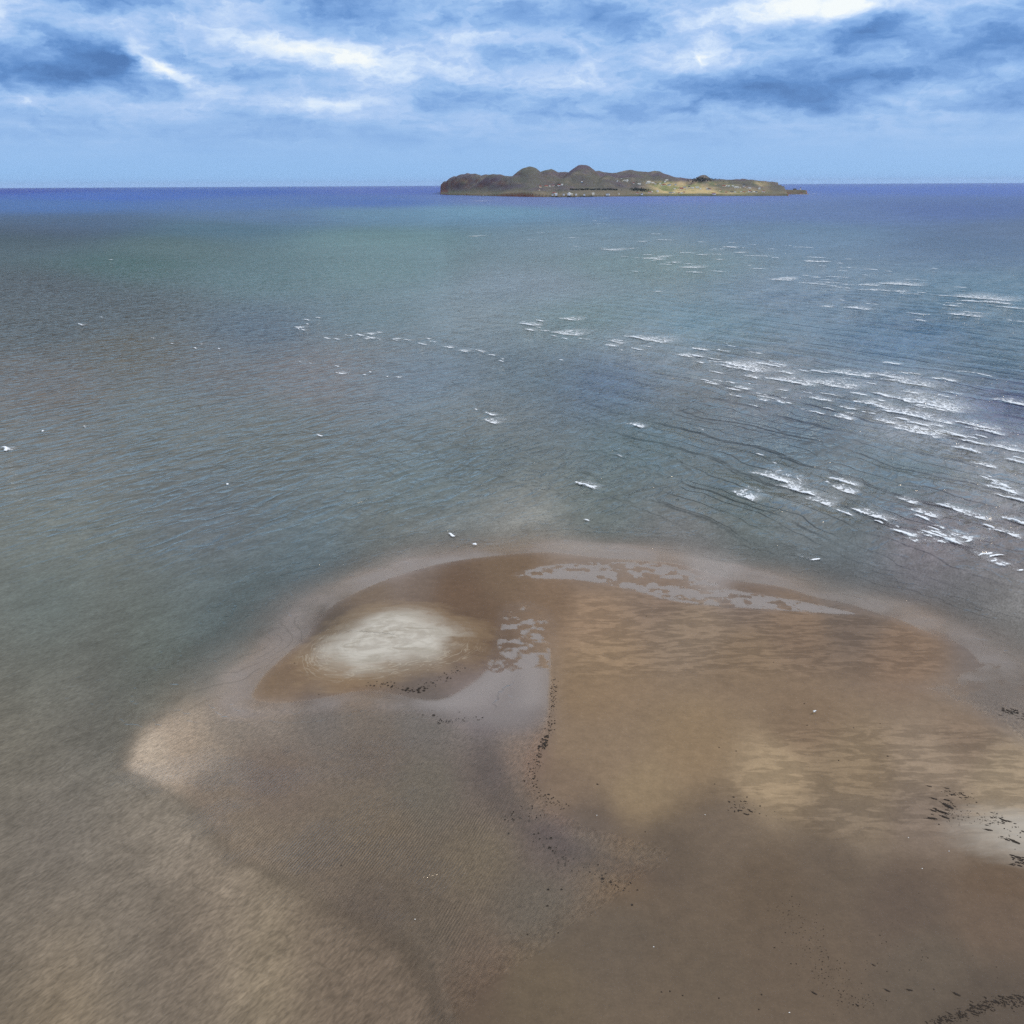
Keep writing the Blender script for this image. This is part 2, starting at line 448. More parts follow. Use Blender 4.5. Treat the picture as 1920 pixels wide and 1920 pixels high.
# colour of the water body (turbid, over bars and in the deeper channels): seen colour, place by place
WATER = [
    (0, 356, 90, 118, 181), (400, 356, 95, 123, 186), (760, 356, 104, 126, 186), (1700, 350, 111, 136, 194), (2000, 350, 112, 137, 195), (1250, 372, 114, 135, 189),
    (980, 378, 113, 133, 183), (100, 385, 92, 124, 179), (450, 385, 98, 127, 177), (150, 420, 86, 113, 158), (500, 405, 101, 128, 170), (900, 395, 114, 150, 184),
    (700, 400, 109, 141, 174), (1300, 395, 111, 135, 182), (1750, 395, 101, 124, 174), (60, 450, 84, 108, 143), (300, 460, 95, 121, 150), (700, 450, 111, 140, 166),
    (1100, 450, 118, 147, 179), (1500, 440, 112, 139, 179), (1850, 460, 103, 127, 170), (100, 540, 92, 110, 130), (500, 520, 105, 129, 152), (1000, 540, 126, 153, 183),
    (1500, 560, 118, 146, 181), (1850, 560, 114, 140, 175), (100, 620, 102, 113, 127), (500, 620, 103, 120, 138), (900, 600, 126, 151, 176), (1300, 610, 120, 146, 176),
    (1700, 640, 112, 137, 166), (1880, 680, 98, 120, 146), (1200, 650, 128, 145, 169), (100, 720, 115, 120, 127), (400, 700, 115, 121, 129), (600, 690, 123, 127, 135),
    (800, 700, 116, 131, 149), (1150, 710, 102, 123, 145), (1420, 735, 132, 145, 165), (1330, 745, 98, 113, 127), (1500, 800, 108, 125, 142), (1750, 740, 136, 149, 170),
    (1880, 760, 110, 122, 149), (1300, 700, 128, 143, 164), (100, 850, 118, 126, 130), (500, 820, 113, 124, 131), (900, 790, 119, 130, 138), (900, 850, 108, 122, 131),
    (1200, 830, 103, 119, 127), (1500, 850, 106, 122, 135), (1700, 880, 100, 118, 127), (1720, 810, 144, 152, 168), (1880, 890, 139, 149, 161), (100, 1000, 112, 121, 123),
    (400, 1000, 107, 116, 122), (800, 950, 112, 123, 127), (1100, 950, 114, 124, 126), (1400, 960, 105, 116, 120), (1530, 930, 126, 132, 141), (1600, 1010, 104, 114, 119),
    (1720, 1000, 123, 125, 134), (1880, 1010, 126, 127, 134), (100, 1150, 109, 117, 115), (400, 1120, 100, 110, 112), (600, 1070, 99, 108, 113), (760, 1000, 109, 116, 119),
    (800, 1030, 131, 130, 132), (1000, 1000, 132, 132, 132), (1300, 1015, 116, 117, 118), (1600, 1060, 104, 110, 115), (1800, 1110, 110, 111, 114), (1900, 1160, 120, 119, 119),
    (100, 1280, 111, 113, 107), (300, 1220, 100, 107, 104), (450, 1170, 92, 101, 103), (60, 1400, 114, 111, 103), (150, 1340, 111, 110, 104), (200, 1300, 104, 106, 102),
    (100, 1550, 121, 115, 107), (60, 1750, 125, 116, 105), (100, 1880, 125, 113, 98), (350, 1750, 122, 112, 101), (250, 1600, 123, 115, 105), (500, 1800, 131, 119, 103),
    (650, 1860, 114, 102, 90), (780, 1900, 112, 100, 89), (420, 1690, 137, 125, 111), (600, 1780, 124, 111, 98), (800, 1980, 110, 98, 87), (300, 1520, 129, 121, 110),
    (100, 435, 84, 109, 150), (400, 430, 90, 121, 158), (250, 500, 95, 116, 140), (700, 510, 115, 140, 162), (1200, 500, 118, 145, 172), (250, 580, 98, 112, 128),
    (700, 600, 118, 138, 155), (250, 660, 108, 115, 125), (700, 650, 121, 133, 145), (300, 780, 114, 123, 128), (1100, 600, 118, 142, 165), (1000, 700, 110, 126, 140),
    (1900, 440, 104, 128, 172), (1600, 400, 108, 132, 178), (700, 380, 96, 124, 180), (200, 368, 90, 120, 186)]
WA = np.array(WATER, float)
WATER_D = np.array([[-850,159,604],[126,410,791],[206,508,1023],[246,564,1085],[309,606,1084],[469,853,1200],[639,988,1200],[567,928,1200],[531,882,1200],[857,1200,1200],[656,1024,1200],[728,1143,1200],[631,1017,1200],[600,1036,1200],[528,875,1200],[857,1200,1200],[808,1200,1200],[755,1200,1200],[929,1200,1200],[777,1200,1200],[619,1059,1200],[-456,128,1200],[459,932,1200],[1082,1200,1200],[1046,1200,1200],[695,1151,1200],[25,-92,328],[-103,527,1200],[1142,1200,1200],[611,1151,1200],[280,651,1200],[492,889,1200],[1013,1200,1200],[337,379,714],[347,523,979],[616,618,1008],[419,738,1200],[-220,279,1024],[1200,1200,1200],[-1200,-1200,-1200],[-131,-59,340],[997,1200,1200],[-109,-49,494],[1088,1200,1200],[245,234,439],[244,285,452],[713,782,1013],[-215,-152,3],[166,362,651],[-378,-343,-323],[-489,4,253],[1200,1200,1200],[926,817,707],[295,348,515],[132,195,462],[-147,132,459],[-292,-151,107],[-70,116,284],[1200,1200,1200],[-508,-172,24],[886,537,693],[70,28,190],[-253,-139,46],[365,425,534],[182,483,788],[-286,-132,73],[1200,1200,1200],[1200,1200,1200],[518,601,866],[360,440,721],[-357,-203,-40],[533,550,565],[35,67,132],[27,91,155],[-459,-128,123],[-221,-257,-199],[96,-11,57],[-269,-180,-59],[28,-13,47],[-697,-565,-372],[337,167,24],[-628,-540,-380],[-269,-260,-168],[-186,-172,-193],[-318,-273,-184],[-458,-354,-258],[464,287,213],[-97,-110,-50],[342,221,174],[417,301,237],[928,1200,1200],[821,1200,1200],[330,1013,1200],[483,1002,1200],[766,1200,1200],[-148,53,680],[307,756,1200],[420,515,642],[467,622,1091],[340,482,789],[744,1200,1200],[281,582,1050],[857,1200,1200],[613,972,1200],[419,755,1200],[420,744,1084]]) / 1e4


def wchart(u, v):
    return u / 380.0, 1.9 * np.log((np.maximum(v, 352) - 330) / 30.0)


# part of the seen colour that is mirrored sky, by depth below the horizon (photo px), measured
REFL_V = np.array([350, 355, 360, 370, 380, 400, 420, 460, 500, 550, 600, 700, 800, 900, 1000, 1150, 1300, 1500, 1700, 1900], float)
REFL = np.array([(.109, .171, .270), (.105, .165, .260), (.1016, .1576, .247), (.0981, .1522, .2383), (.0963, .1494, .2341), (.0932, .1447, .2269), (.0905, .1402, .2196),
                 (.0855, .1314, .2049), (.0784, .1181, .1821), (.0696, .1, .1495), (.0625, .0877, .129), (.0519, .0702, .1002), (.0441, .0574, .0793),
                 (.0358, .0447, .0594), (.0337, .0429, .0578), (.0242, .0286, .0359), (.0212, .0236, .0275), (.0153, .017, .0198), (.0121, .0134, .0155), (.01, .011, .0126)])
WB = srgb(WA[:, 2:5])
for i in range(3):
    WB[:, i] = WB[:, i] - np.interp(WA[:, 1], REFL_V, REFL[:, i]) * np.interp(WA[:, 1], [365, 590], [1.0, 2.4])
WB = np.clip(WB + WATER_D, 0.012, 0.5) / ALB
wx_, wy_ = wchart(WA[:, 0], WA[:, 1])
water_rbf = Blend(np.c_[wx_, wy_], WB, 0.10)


def fan(vs, us_half, n_cols, side_cols, side_deg, near):
    """fan of ground points round the foot of the camera: rows by distance, columns by bearing"""
    delta = np.arctan((vs - 960) / F) + PITCH
    dist = H / np.tan(np.clip(delta, 8e-4, 1.45))
    dist = np.r_[dist, near]
    a = np.linspace(-us_half, us_half, n_cols)
    e = np.linspace(us_half, side_deg, side_cols + 1)[1:]
    a = np.radians(np.r_[-e[::-1], a, e])
    A, D = np.meshgrid(a, dist)
    return (D * np.sin(A)).ravel(), (D * np.cos(A)).ravel(), D.ravel(), A.shape


def grid_mesh(name, X, Y, Z, shape, keep=None):
    r, c = shape
    idx = np.arange(r * c, dtype=np.int32).reshape(r, c)
    q = np.stack([idx[:-1, :-1], idx[1:, :-1], idx[1:, 1:], idx[:-1, 1:]], -1).reshape(-1, 4)
    if keep is not None:
        q = q[keep[q].any(axis=1)]
        used = np.zeros(r * c, bool)
        used[q.ravel()] = True
        remap = np.cumsum(used) - 1
        q = remap[q].astype(np.int32)
        sel = used
    else:
        sel = np.ones(r * c, bool)
    me = bpy.data.meshes.new(name)
    co = np.stack([X[sel], Y[sel], Z[sel]], -1).astype(np.float32)
    me.vertices.add(len(co))
    me.vertices.foreach_set('co', co.ravel())
    me.loops.add(q.size)
    me.loops.foreach_set('vertex_index', q.ravel())
    me.polygons.add(len(q))
    me.polygons.foreach_set('loop_start', np.arange(0, q.size, 4, dtype=np.int32))
    me.polygons.foreach_set('use_smooth', np.ones(len(q), bool))
    me.update(calc_edges=True)
    me.validate()
    return me, sel


def put_attr(me, name, arr):
    a = me.attributes.new(name, 'FLOAT', 'POINT')
    a.data.foreach_set('value', np.asarray(arr, np.float32).ravel())


def put_color(me, name, rgb):
    a = me.attributes.new(name, 'FLOAT_COLOR', 'POINT')
    c = np.ones((len(rgb), 4), np.float32)
    c[:, :3] = rgb
    a.data.foreach_set('color', c.ravel())


def add(name, me, mat=None, **props):
    ob = bpy.data.objects.new(name, me)
    COL.objects.link(ob)
    if mat is not None:
        me.materials.append(mat)
    for k, v in props.items():
        ob[k] = v
    return ob


# ------------------------------------------------------------------ sand
vs = np.concatenate([np.arange(700, 960, 5), np.arange(960, 1320, 1.9), np.arange(1320, 2080, 2.6)])
X, Y, D, shp = fan(vs, 39, 1180, 6, 60, [48.0, 40.0, 30.0])
Z, sb, ss, mr, mth, r2 = relief(X, Y)
u_, v_ = chart(X, Y)
uc, vc = np.clip(u_, -150, 2070), np.clip(v_, 1020, 2000)
scol = sand_rbf(uc / 120, vc / 120)
emg = sstep(Z, -0.012, 0.012)[:, None]        # sand out of the water / under it (dimmed by the water above)
scol = np.clip(scol / (np.array([[1.22, 1.33, 1.50]]) * emg + np.array([[1.12, 1.22, 1.38]]) * (1 - emg)), 0.02, 0.6)
chan = np.full(X.shape, 1e9)
CH = [(905, 1365), (912, 1410), (925, 1460), (950, 1510), (995, 1552), (1060, 1590), (1150, 1622), (1260, 1650)]
for (ax, ay), (bx, by) in zip(CH[:-1], CH[1:]):
    tt = np.clip(((u_ - ax) * (bx - ax) + (v_ - ay) * (by - ay)) / ((bx - ax) ** 2 + (by - ay) ** 2), 0, 1)
    chan = np.minimum(chan, np.hypot(u_ - ax - tt * (bx - ax), (v_ - ay - tt * (by - ay)) * 1.5))
chan = np.exp(-(np.maximum(chan - 8, 0) / 24.0) ** 2) * (1 - 0.75 * sstep(u_, 1080, 1280))
scol = scol * (1 - chan[:, None] * np.array([[0.27, 0.28, 0.22]]))
me, sel = grid_mesh("sand", X, Y, Z, shp)
put_color(me, "tint", scol)
put_attr(me, "mound_r", mr)
put_attr(me, "mound_a", mth)
put_attr(me, "rise", r2)
put_attr(me, "lift", Z)
rip1 = sstep(uc, 1010, 1120) * sstep(vc, 1090, 1140) * (1 - sstep(vc, 1250, 1290)) * (1 - sstep(uc, 1730, 1800))
rip2 = sstep(uc + 0.9 * (vc - 1420), 1330, 1480) * sstep(vc, 1335, 1385) * (1 - sstep(vc - 0.12 * (uc - 1500), 1540, 1610))
put_attr(me, "ripple", np.clip(rip1 + rip2, 0, 1) * sstep(sb, 0, 3))
lagz = sstep(ss, -4, 3) * (1 - sstep(Z, -0.004, 0.01)) * sstep(vc, 1290, 1340)
put_attr(me, "lagoon", lagz)
put_attr(me, "comb", lagz * sstep(vc + 0.12 * (uc - 500), 1500, 1580) * (1 - sstep(vc - 0.25 * (uc - 500), 1660, 1740)) * sstep(uc, 380, 480) * (1 - sstep(uc, 860, 1010)) * np.clip(0.7 + 1.5 * fbm(X / 5, Y / 5, 95, 3), 0.1, 1.2))
put_attr(me, "damp", sstep(sb, -2, 6))

m_sand, N = material("sand")
co = N.n('ShaderNodeTexCoord').outputs['Object']
tint = N.attr("tint", 'Color')
ripm = N.attr("ripple")
lift = N.attr("lift")
mra, maa = N.attr("mound_r"), N.attr("mound_a")
# broad lens-shaped sand ripples
rv = N.mapping(co, (0, 0, 0), (0, 0, math.radians(8)), (0.20, 0.62, 1.0))
rn = N.noise(rv, 1.0, 3.0, 0.55, 0.9)
rn2 = N.noise(N.mapping(co, (40, 3, 0), (0, 0, math.radians(3)), (0.34, 1.25, 1.0)), 1.0, 2.0, 0.5, 0.6)
rr = N.m('ADD', N.m('MULTIPLY', rn, 0.6), N.m('MULTIPLY', rn2, 0.4))
rs = N.ramp(rr, 0.46, 0.55, -1.0, 0.8)
rfac = N.m('MULTIPLY', rs, ripm)
big = N.noise(co, 0.10, 4.0, 0.55)
mid = N.noise(co, 0.8, 5.0, 0.65)
fine = N.noise(co, 3.6, 4.0, 0.8)
gain = N.m('ADD', 1.0, N.m('MULTIPLY', rfac, 0.15))
lagm = N.attr("lagoon")
rip_v = N.mapping(N.mapping(co, rot=(0, 0, math.radians(32))), scale=(1 / 0.26, 1 / 0.72, 1))
rip_n = N.noise(rip_v, 1.0, 1.5, 0.5, 0.4)
gain = N.m('MULTIPLY', gain, N.m('ADD', 1.0, N.m('MULTIPLY', N.m('SUBTRACT', rip_n, 0.5), N.m('MULTIPLY', lagm, 1.15))))
cw = N.n('ShaderNodeTexWave', wave_type='BANDS', bands_direction='X', wave_profile='SIN')
N.put(cw.inputs['Vector'], N.mapping(co, rot=(0, 0, math.radians(20))))
cw.inputs['Scale'].default_value = 1.15
cw.inputs['Distortion'].default_value = 3.0
cw.inputs['Detail'].default_value = 2.0
cw.inputs['Detail Scale'].default_value = 0.5
gain = N.m('MULTIPLY', gain, N.m('ADD', 1.0, N.m('MULTIPLY', N.m('SUBTRACT', cw.outputs['Fac'], 0.5), N.m('MULTIPLY', N.attr("comb"), 0.75))))
gain = N.m('MULTIPLY', gain, N.ramp(big, 0.3, 0.7, 0.93, 1.07, False))
gain = N.m('MULTIPLY', gain, N.ramp(mid, 0.25, 0.75, 0.89, 1.11, False))
gain = N.m('MULTIPLY', gain, N.ramp(fine, 0.25, 0.75, 0.86, 1.14, False))
sc_ = N.n('ShaderNodeVectorMath', operation='SCALE')
N.put(sc_.inputs[0], tint)
N.put(sc_.inputs['Scale'], gain)
base = sc_.outputs[0]
# the dry mound: pale sand with swirling tracks round it
ca, sa = N.m('COSINE', maa), N.m('SINE', maa)
swv = N.comb(N.m('MULTIPLY', mra, 8.0), N.m('MULTIPLY', ca, 1.8), N.m('MULTIPLY', sa, 1.8))
sw = N.noise(swv, 1.0, 4.0, 0.55, 0.5)
swl = N.noise(N.vm('ADD', swv, (5.0, 2.0, 9.0)), 1.7, 2.0, 0.5, 0.8)
sw2 = N.noise(N.mapping(co, scale=(0.22, 0.6, 1)), 0.9, 5.0, 0.6, 0.8)
edge = N.m('ADD', mra, N.m('MULTIPLY', N.m('SUBTRACT', sw, 0.5), 0.30))
edge = N.m('ADD', edge, N.m('MULTIPLY', N.m('SUBTRACT', sw2, 0.5), 0.60))
edge = N.m('ADD', edge, N.m('MULTIPLY', N.m('SUBTRACT', N.noise(co, 0.16, 2.0, 0.5), 0.5), 0.55))
edge = N.m('ADD', edge, N.m('MULTIPLY', sa, 0.06))
dry = N.ramp(edge, 0.52, 1.06, 1.0, 0.0)
dc = N.mix(N.ramp(sw, 0.34, 0.64, 0, 1), lin4(170, 161, 147), lin4(188, 180, 166))
dc = N.mix(N.ramp(sw2, 0.34, 0.54, 0.75, 0.0), dc, lin4(150, 140, 124))
base = N.mix(N.m('MULTIPLY', dry, 0.95), base, dc)
line = N.ramp(N.m('ABSOLUTE', N.m('SUBTRACT', swl, 0.5)), 0.006, 0.035, 1.0, 0.0)
line = N.m('MULTIPLY', line, N.m('MULTIPLY', N.ramp(mra, 0.6, 0.85), N.ramp(mra, 1.0, 1.2, 1.0, 0.0)))
line = N.m('MULTIPLY', line, N.ramp(sa, 0.35, -0.3, 0.1, 1.0))
base = N.mix(N.m('MULTIPLY', line, 0.40), base, lin4(184, 174, 156))
halo = N.m('MULTIPLY', N.ramp(edge, 1.0, 1.32, 1.0, 0.0), N.m('SUBTRACT', 1.0, dry))
base = N.mix(N.m('MULTIPLY', halo, 0.25), base, lin4(160, 136, 104))
rz = N.attr("rise")
e2 = N.m('ADD', rz, N.m('MULTIPLY', N.m('SUBTRACT', sw2, 0.5), 0.7))
base = N.mix(N.ramp(e2, 0.15, 1.0, 0.75, 0.0), base, lin4(172, 163, 150))
wet = N.ramp(lift, 0.0, 0.09, 1.0, 0.0)
bs = N.n('ShaderNodeBsdfPrincipled')
N.put(bs.inputs['Base Color'], base)
N.put(bs.inputs['Roughness'], N.m('SUBTRACT', 0.85, N.m('MULTIPLY', wet, 0.35)))
bs.inputs['Specular IOR Level'].default_value = 0.15
hgt = N.m('ADD', N.m('MULTIPLY', rr, N.m('MULTIPLY', ripm, 0.22)), N.m('MULTIPLY', fine, 0.006))
hgt = N.m('ADD', hgt, N.m('MULTIPLY', N.m('MULTIPLY', N.m('ADD', sw, N.m('MULTIPLY', sw2, 1.6)), dry), 0.12))
bp = N.n('ShaderNodeBump')
bp.inputs['Strength'].default_value = 1.0
bp.inputs['Distance'].default_value = 1.0
N.put(bp.inputs['Height'], hgt)
N.put(bs.inputs['Normal'], bp.outputs[0])
N.put(N.n('ShaderNodeOutputMaterial').inputs[0], bs.outputs[0])
add("sand", me, m_sand, kind="structure", label="brown wet sandbar with a pale dry mound and shallow pools")

# ------------------------------------------------------------------ water


def swell_phase(X, Y):
    yc = np.clip(Y, 0, 1100)
    return X + 0.43 * Y + 0.0005 * yc * yc + 5.0 * fbm(X / 60, Y / 60, 91, 3)


def swell_dir(x, y):
    gx, gy = 1.0, 0.43 + 0.001 * min(max(y, 0), 1100)
    l = math.hypot(gx, gy)
    return gx / l, gy / l          # points to the back of the waves (they run the other way)


def swell_mask(u, v):
    m = 0.16 + 0.9 * sstep(u + 0.25 * (v - 600), 1050, 1500) * sstep(v, 430, 560)
    m = m + 0.25 * sstep(u, 500, 900) * sstep(v, 480, 600) * (1 - sstep(v, 900, 1050))
    return m


def sea_height(X, Y, D, sbar):
    u, v = chart(X, Y)
    ph = swell_phase(X, Y)
    grp = np.clip(0.55 + 1.5 * fbm(X / 26, Y / 60, 71, 3), 0.0, 1.4)
    shallow = sstep(-sbar, 2, 22)
    a = swell_mask(u, v) * grp * shallow * (1 - sstep(D, 600, 1500)) * sstep(D, 70, 120)
    ph2 = ph + 1.6 * fbm(X / 9, Y / 9, 15, 2)
    cr1 = (0.5 + 0.5 * np.cos(2 * math.pi * ph2 / 21.0)) ** 3
    cr2 = (0.5 + 0.5 * np.cos(2 * math.pi * (ph2 * 1.0 + 0.12 * Y) / 9.3)) ** 2
    return a * 0.22 * cr1


vs = np.concatenate([np.array([347.6, 348.3, 349.2, 350.4, 351.8]), np.arange(353, 460, 1.35), np.arange(460, 1120, 1.7), np.arange(1120, 2080, 3.2)])
X, Y, D, shp = fan(vs, 39, 1200, 10, 80, [45.0, 30.0, 15.0, 2.0])
u_, v_ = chart(X, Y)
near_m = D < 1800
sbar = np.full(X.shape, -200.0)
zb = np.full(X.shape, -6.0)
k = D < 420
zb[k], sbar[k], ssk, *_ = relief(X[k], Y[k])
ss_w = np.full(X.shape, -60.0)
ss_w[k] = ssk
zb[k] = np.where(D[k] > 330, np.minimum(zb[k], -2.0), zb[k])
Zw = np.zeros_like(X)
Zw[near_m] = sea_height(X[near_m], Y[near_m], D[near_m], sbar[near_m])
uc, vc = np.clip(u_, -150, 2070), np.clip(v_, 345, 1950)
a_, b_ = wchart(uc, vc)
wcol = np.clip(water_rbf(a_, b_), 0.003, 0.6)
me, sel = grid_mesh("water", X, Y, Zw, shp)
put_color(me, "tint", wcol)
put_attr(me, "depth", np.maximum(-zb, 0))
put_attr(me, "offing", sstep(D, 320, 1500))
put_attr(me, "swell", swell_mask(u_, v_) * sstep(-sbar, 3, 25) * (1 - 0.7 * sstep(D, 700, 1800)))
put_attr(me, "shore", np.clip(-sbar, 0, 200))
edge_n = sstep(-sbar, 1.5, 4) * (1 - sstep(-sbar, 14, 30)) * (1 - sstep(v_ - 1330 + 0.05 * (u_ - 600), 0, 40))
put_attr(me, "shore_band", edge_n)
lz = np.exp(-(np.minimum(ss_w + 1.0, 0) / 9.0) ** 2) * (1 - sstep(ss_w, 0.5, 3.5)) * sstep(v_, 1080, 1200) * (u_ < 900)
put_attr(me, "wavelet_shade", lz)
put_attr(me, "shoal", np.clip(ss_w, -60, 60))
put_attr(me, "open", 1 - sstep(v_ + 0.12 * (960 - u_) * (u_ < 960), 960, 1260))
put_attr(me, "lagoon", sstep(ss_w, -6, 4) * sstep(v_, 1330, 1420) * (1 - sstep(u_, 900, 1060)))
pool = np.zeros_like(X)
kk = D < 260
SHEEN_G = gpoly(smooth_poly([(940, 1130), (1030, 1140), (1040, 1240), (1040, 1330), (985, 1372), (900, 1368), (820, 1345), (760, 1318), (830, 1300), (905, 1262)], 2))
for poly in (PM_G, PR_G, PN_G, PS_G, SHEEN_G):
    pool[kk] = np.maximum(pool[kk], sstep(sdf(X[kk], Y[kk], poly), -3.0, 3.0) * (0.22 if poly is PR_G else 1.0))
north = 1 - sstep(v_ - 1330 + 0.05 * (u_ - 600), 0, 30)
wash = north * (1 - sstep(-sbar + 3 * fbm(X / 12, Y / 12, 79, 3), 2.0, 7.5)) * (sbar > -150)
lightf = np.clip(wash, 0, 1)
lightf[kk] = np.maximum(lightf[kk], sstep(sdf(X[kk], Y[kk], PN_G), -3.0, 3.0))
put_attr(me, "sheen_light", lightf)
put_attr(me, "sheen_film", np.maximum(0.62 * pool, 0.34 * wash * np.clip(1 + 1.2 * fbm(X / 7, Y / 7, 77, 4), 0.2, 1.6)))
put_attr(me, "calm", np.clip(np.maximum(sstep(ss_w, 0, 3) * sstep(v_, 1120, 1300) * sstep(u_, 820, 960), 0.85 * wash), 0, 1))

m_water, N = material("sea_water")
co = N.n('ShaderNodeTexCoord').outputs['Object']
rotz = math.radians(32)
wv1 = N.mapping(co, rot=(0, 0, rotz))


def chop(lam, asp, det, seed, dist=0.4):
    q = N.mapping(wv1, (seed * 13.0, seed * 7.0, 0), (0, 0, 0), (1.0 / lam, 1.0 / (lam * asp), 1.0))
    return N.noise(q, 1.0, det, 0.55, dist)


calm = N.attr("calm")
lag = N.attr("lagoon")
shoreb = N.attr("shore_band")
shore = N.attr("shore")
def ridged(x, p=1.5):
    # sharp crests, round troughs
    return N.m('POWER', N.m('SUBTRACT', 1.0, N.m('ABSOLUTE', N.m('MULTIPLY_ADD', x, 2.6, -1.3)), clamp=True), p)


deep = N.ramp(shore, 2.0, 40.0, 0.0, 1.0)
opn = N.attr("open")
h = N.m('MULTIPLY', chop(0.30, 2.6, 1.5, 1), N.m('MULTIPLY_ADD', opn, -0.018, 0.030))
h = N.m('ADD', h, N.m('MULTIPLY', ridged(chop(1.5, 2.4, 1.0, 2)), N.m('MULTIPLY_ADD', opn, 0.09, 0.03)))
h2 = N.m('MULTIPLY', ridged(chop(3.6, 2.2, 1.5, 5), 2.0), 0.48)
h2 = N.m('ADD', h2, N.m('MULTIPLY', ridged(chop(8.5, 2.4, 1.5, 3), 2.0), 0.55))
sw_x, sw_y = N.n('ShaderNodeSeparateXYZ'), None
N.put(sw_x.inputs[0], co)
yy = N.m('MINIMUM', sw_x.outputs[1], 1100.0)
phs = N.m('ADD', sw_x.outputs[0], N.m('ADD', N.m('MULTIPLY', yy, 0.43), N.m('MULTIPLY', N.m('MULTIPLY', yy, yy), 0.0005)))
phs = N.m('ADD', phs, N.m('MULTIPLY', N.noise(co, 1 / 45.0, 3.0, 0.5), 26.0))
phs = N.m('ADD', phs, N.m('MULTIPLY', N.noise(co, 1 / 7.0, 2.0, 0.5), 4.0))


def crests(lam, p):
    fr_ = N.m('FRACT', N.m('DIVIDE', phs, lam))
    return N.m('MULTIPLY', N.m('POWER', N.m('SUBTRACT', 1.0, fr_), p), N.ramp(fr_, 0.0, 0.10))


swm = N.attr("swell")
gap = N.ramp(N.noise(N.mapping(wv1, scale=(1 / 14.0, 1 / 55.0, 1)), 1.0, 2.0, 0.5), 0.36, 0.58, 0.15, 1.0)
swl_ = N.m('ADD', N.m('MULTIPLY', crests(19.0, 2.2), 0.9), N.m('MULTIPLY', crests(7.1, 1.8), 0.42))
swl_ = N.m('MULTIPLY', N.m('MULTIPLY', swl_, swm), N.m('MULTIPLY', gap, 1.1))
h2 = N.m('ADD', h2, swl_)
h2 = N.m('ADD', h2, N.m('MULTIPLY', chop(24.0, 1.6, 2.0, 4), 1.2))
h = N.m('ADD', h, N.m('MULTIPLY', N.m('MULTIPLY', h2, deep), N.m('MULTIPLY_ADD', opn, 0.97, 0.03)))
# combed wavelets in the shallow lagoon
wt = N.n('ShaderNodeTexWave', wave_type='BANDS', bands_direction='X', wave_profile='SIN')
N.put(wt.inputs['Vector'], N.mapping(co, rot=(0, 0, math.radians(24))))
wt.inputs['Scale'].default_value = 0.95
wt.inputs['Distortion'].default_value = 3.5
wt.inputs['Detail'].default_value = 2.5
wt.inputs['Detail Scale'].default_value = 0.6
lagn = N.noise(N.mapping(co, scale=(0.09, 0.13, 1)), 1.0, 3.0, 0.5)
comb_h = N.m('MULTIPLY', N.m('MULTIPLY', wt.outputs['Fac'], N.ramp(lagn, 0.40, 0.62, 0.2, 1.0)), 0.06)
h = N.m('MULTIPLY', h, N.m('SUBTRACT', 1.0, N.m('MULTIPLY', lag, 0.72)))
h = N.m('ADD', h, N.m('MULTIPLY', comb_h, lag))
# wavelets running along the beach
sn = N.noise(co, 0.20, 3.0, 0.55)
sn2 = N.noise(N.mapping(co, scale=(0.12, 0.12, 1)), 1.0, 2.0, 0.5)
sph = N.m('ADD', N.m('MULTIPLY', shore, 2.1), N.m('MULTIPLY', sn, 16.0))
sfr = N.m('FRACT', N.m('DIVIDE', sph, 6.2832))
swh = N.m('MULTIPLY', N.m('SUBTRACT', 1.0, sfr), N.ramp(sfr, 0.0, 0.16))
swh = N.m('MULTIPLY', N.m('MULTIPLY', swh, shoreb), N.ramp(sn2, 0.36, 0.56, 0.0, 0.13))
h = N.m('MULTIPLY', h, N.ramp(shore, 0.5, 14.0, 0.25, 1.0))
h = N.m('MULTIPLY', h, N.m('SUBTRACT', 1.0, N.m('MULTIPLY', calm, 0.93)))
h = N.m('ADD', h, swh)
bp = N.n('ShaderNodeBump')
bp.inputs['Strength'].default_value = 1.0
bp.inputs['Distance'].default_value = 1.0
N.put(bp.inputs['Height'], h)
fr = N.n('ShaderNodeFresnel')
fr.inputs['IOR'].default_value = 1.333
N.put(fr.inputs['Normal'], bp.outputs[0])
gl = N.n('ShaderNodeBsdfGlossy')
gl.inputs['Roughness'].default_value = 0.10
gl.inputs['Color'].default_value = (1.0, 0.88, 0.70, 1)
N.put(gl.inputs['Normal'], bp.outputs[0])
df = N.n('ShaderNodeBsdfDiffuse')
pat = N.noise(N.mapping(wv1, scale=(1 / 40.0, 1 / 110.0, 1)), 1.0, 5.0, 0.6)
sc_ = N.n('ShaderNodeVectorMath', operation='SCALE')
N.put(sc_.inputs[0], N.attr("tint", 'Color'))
ripple_shade = N.m('MULTIPLY', N.ramp(chop(0.27, 2.8, 1.5, 1), 0.28, 0.72, 0.74, 1.26, False), N.m('MULTIPLY', N.ramp(chop(1.4, 2.2, 1.0, 6), 0.25, 0.75, 0.86, 1.14, False), N.ramp(chop(5.0, 2.4, 1.5, 7), 0.3, 0.7, 0.86, 1.14, False)))  # ripple caustics and wave-face shading painted into the water colour
N.put(sc_.inputs['Scale'], N.m('MULTIPLY', ripple_shade, N.ramp(pat, 0.25, 0.75, 0.88, 1.12, False)))
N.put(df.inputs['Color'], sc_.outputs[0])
N.put(df.inputs['Normal'], bp.outputs[0])
tr = N.n('ShaderNodeBsdfTransparent')
depth = N.attr("depth")
alpha = N.m('SUBTRACT', 1.0, N.m('EXPONENT', N.m('MULTIPLY', depth, -2.6)))
sheen_film = N.attr("sheen_film")          # thin pool water, mirrored sky painted in as its pale colour
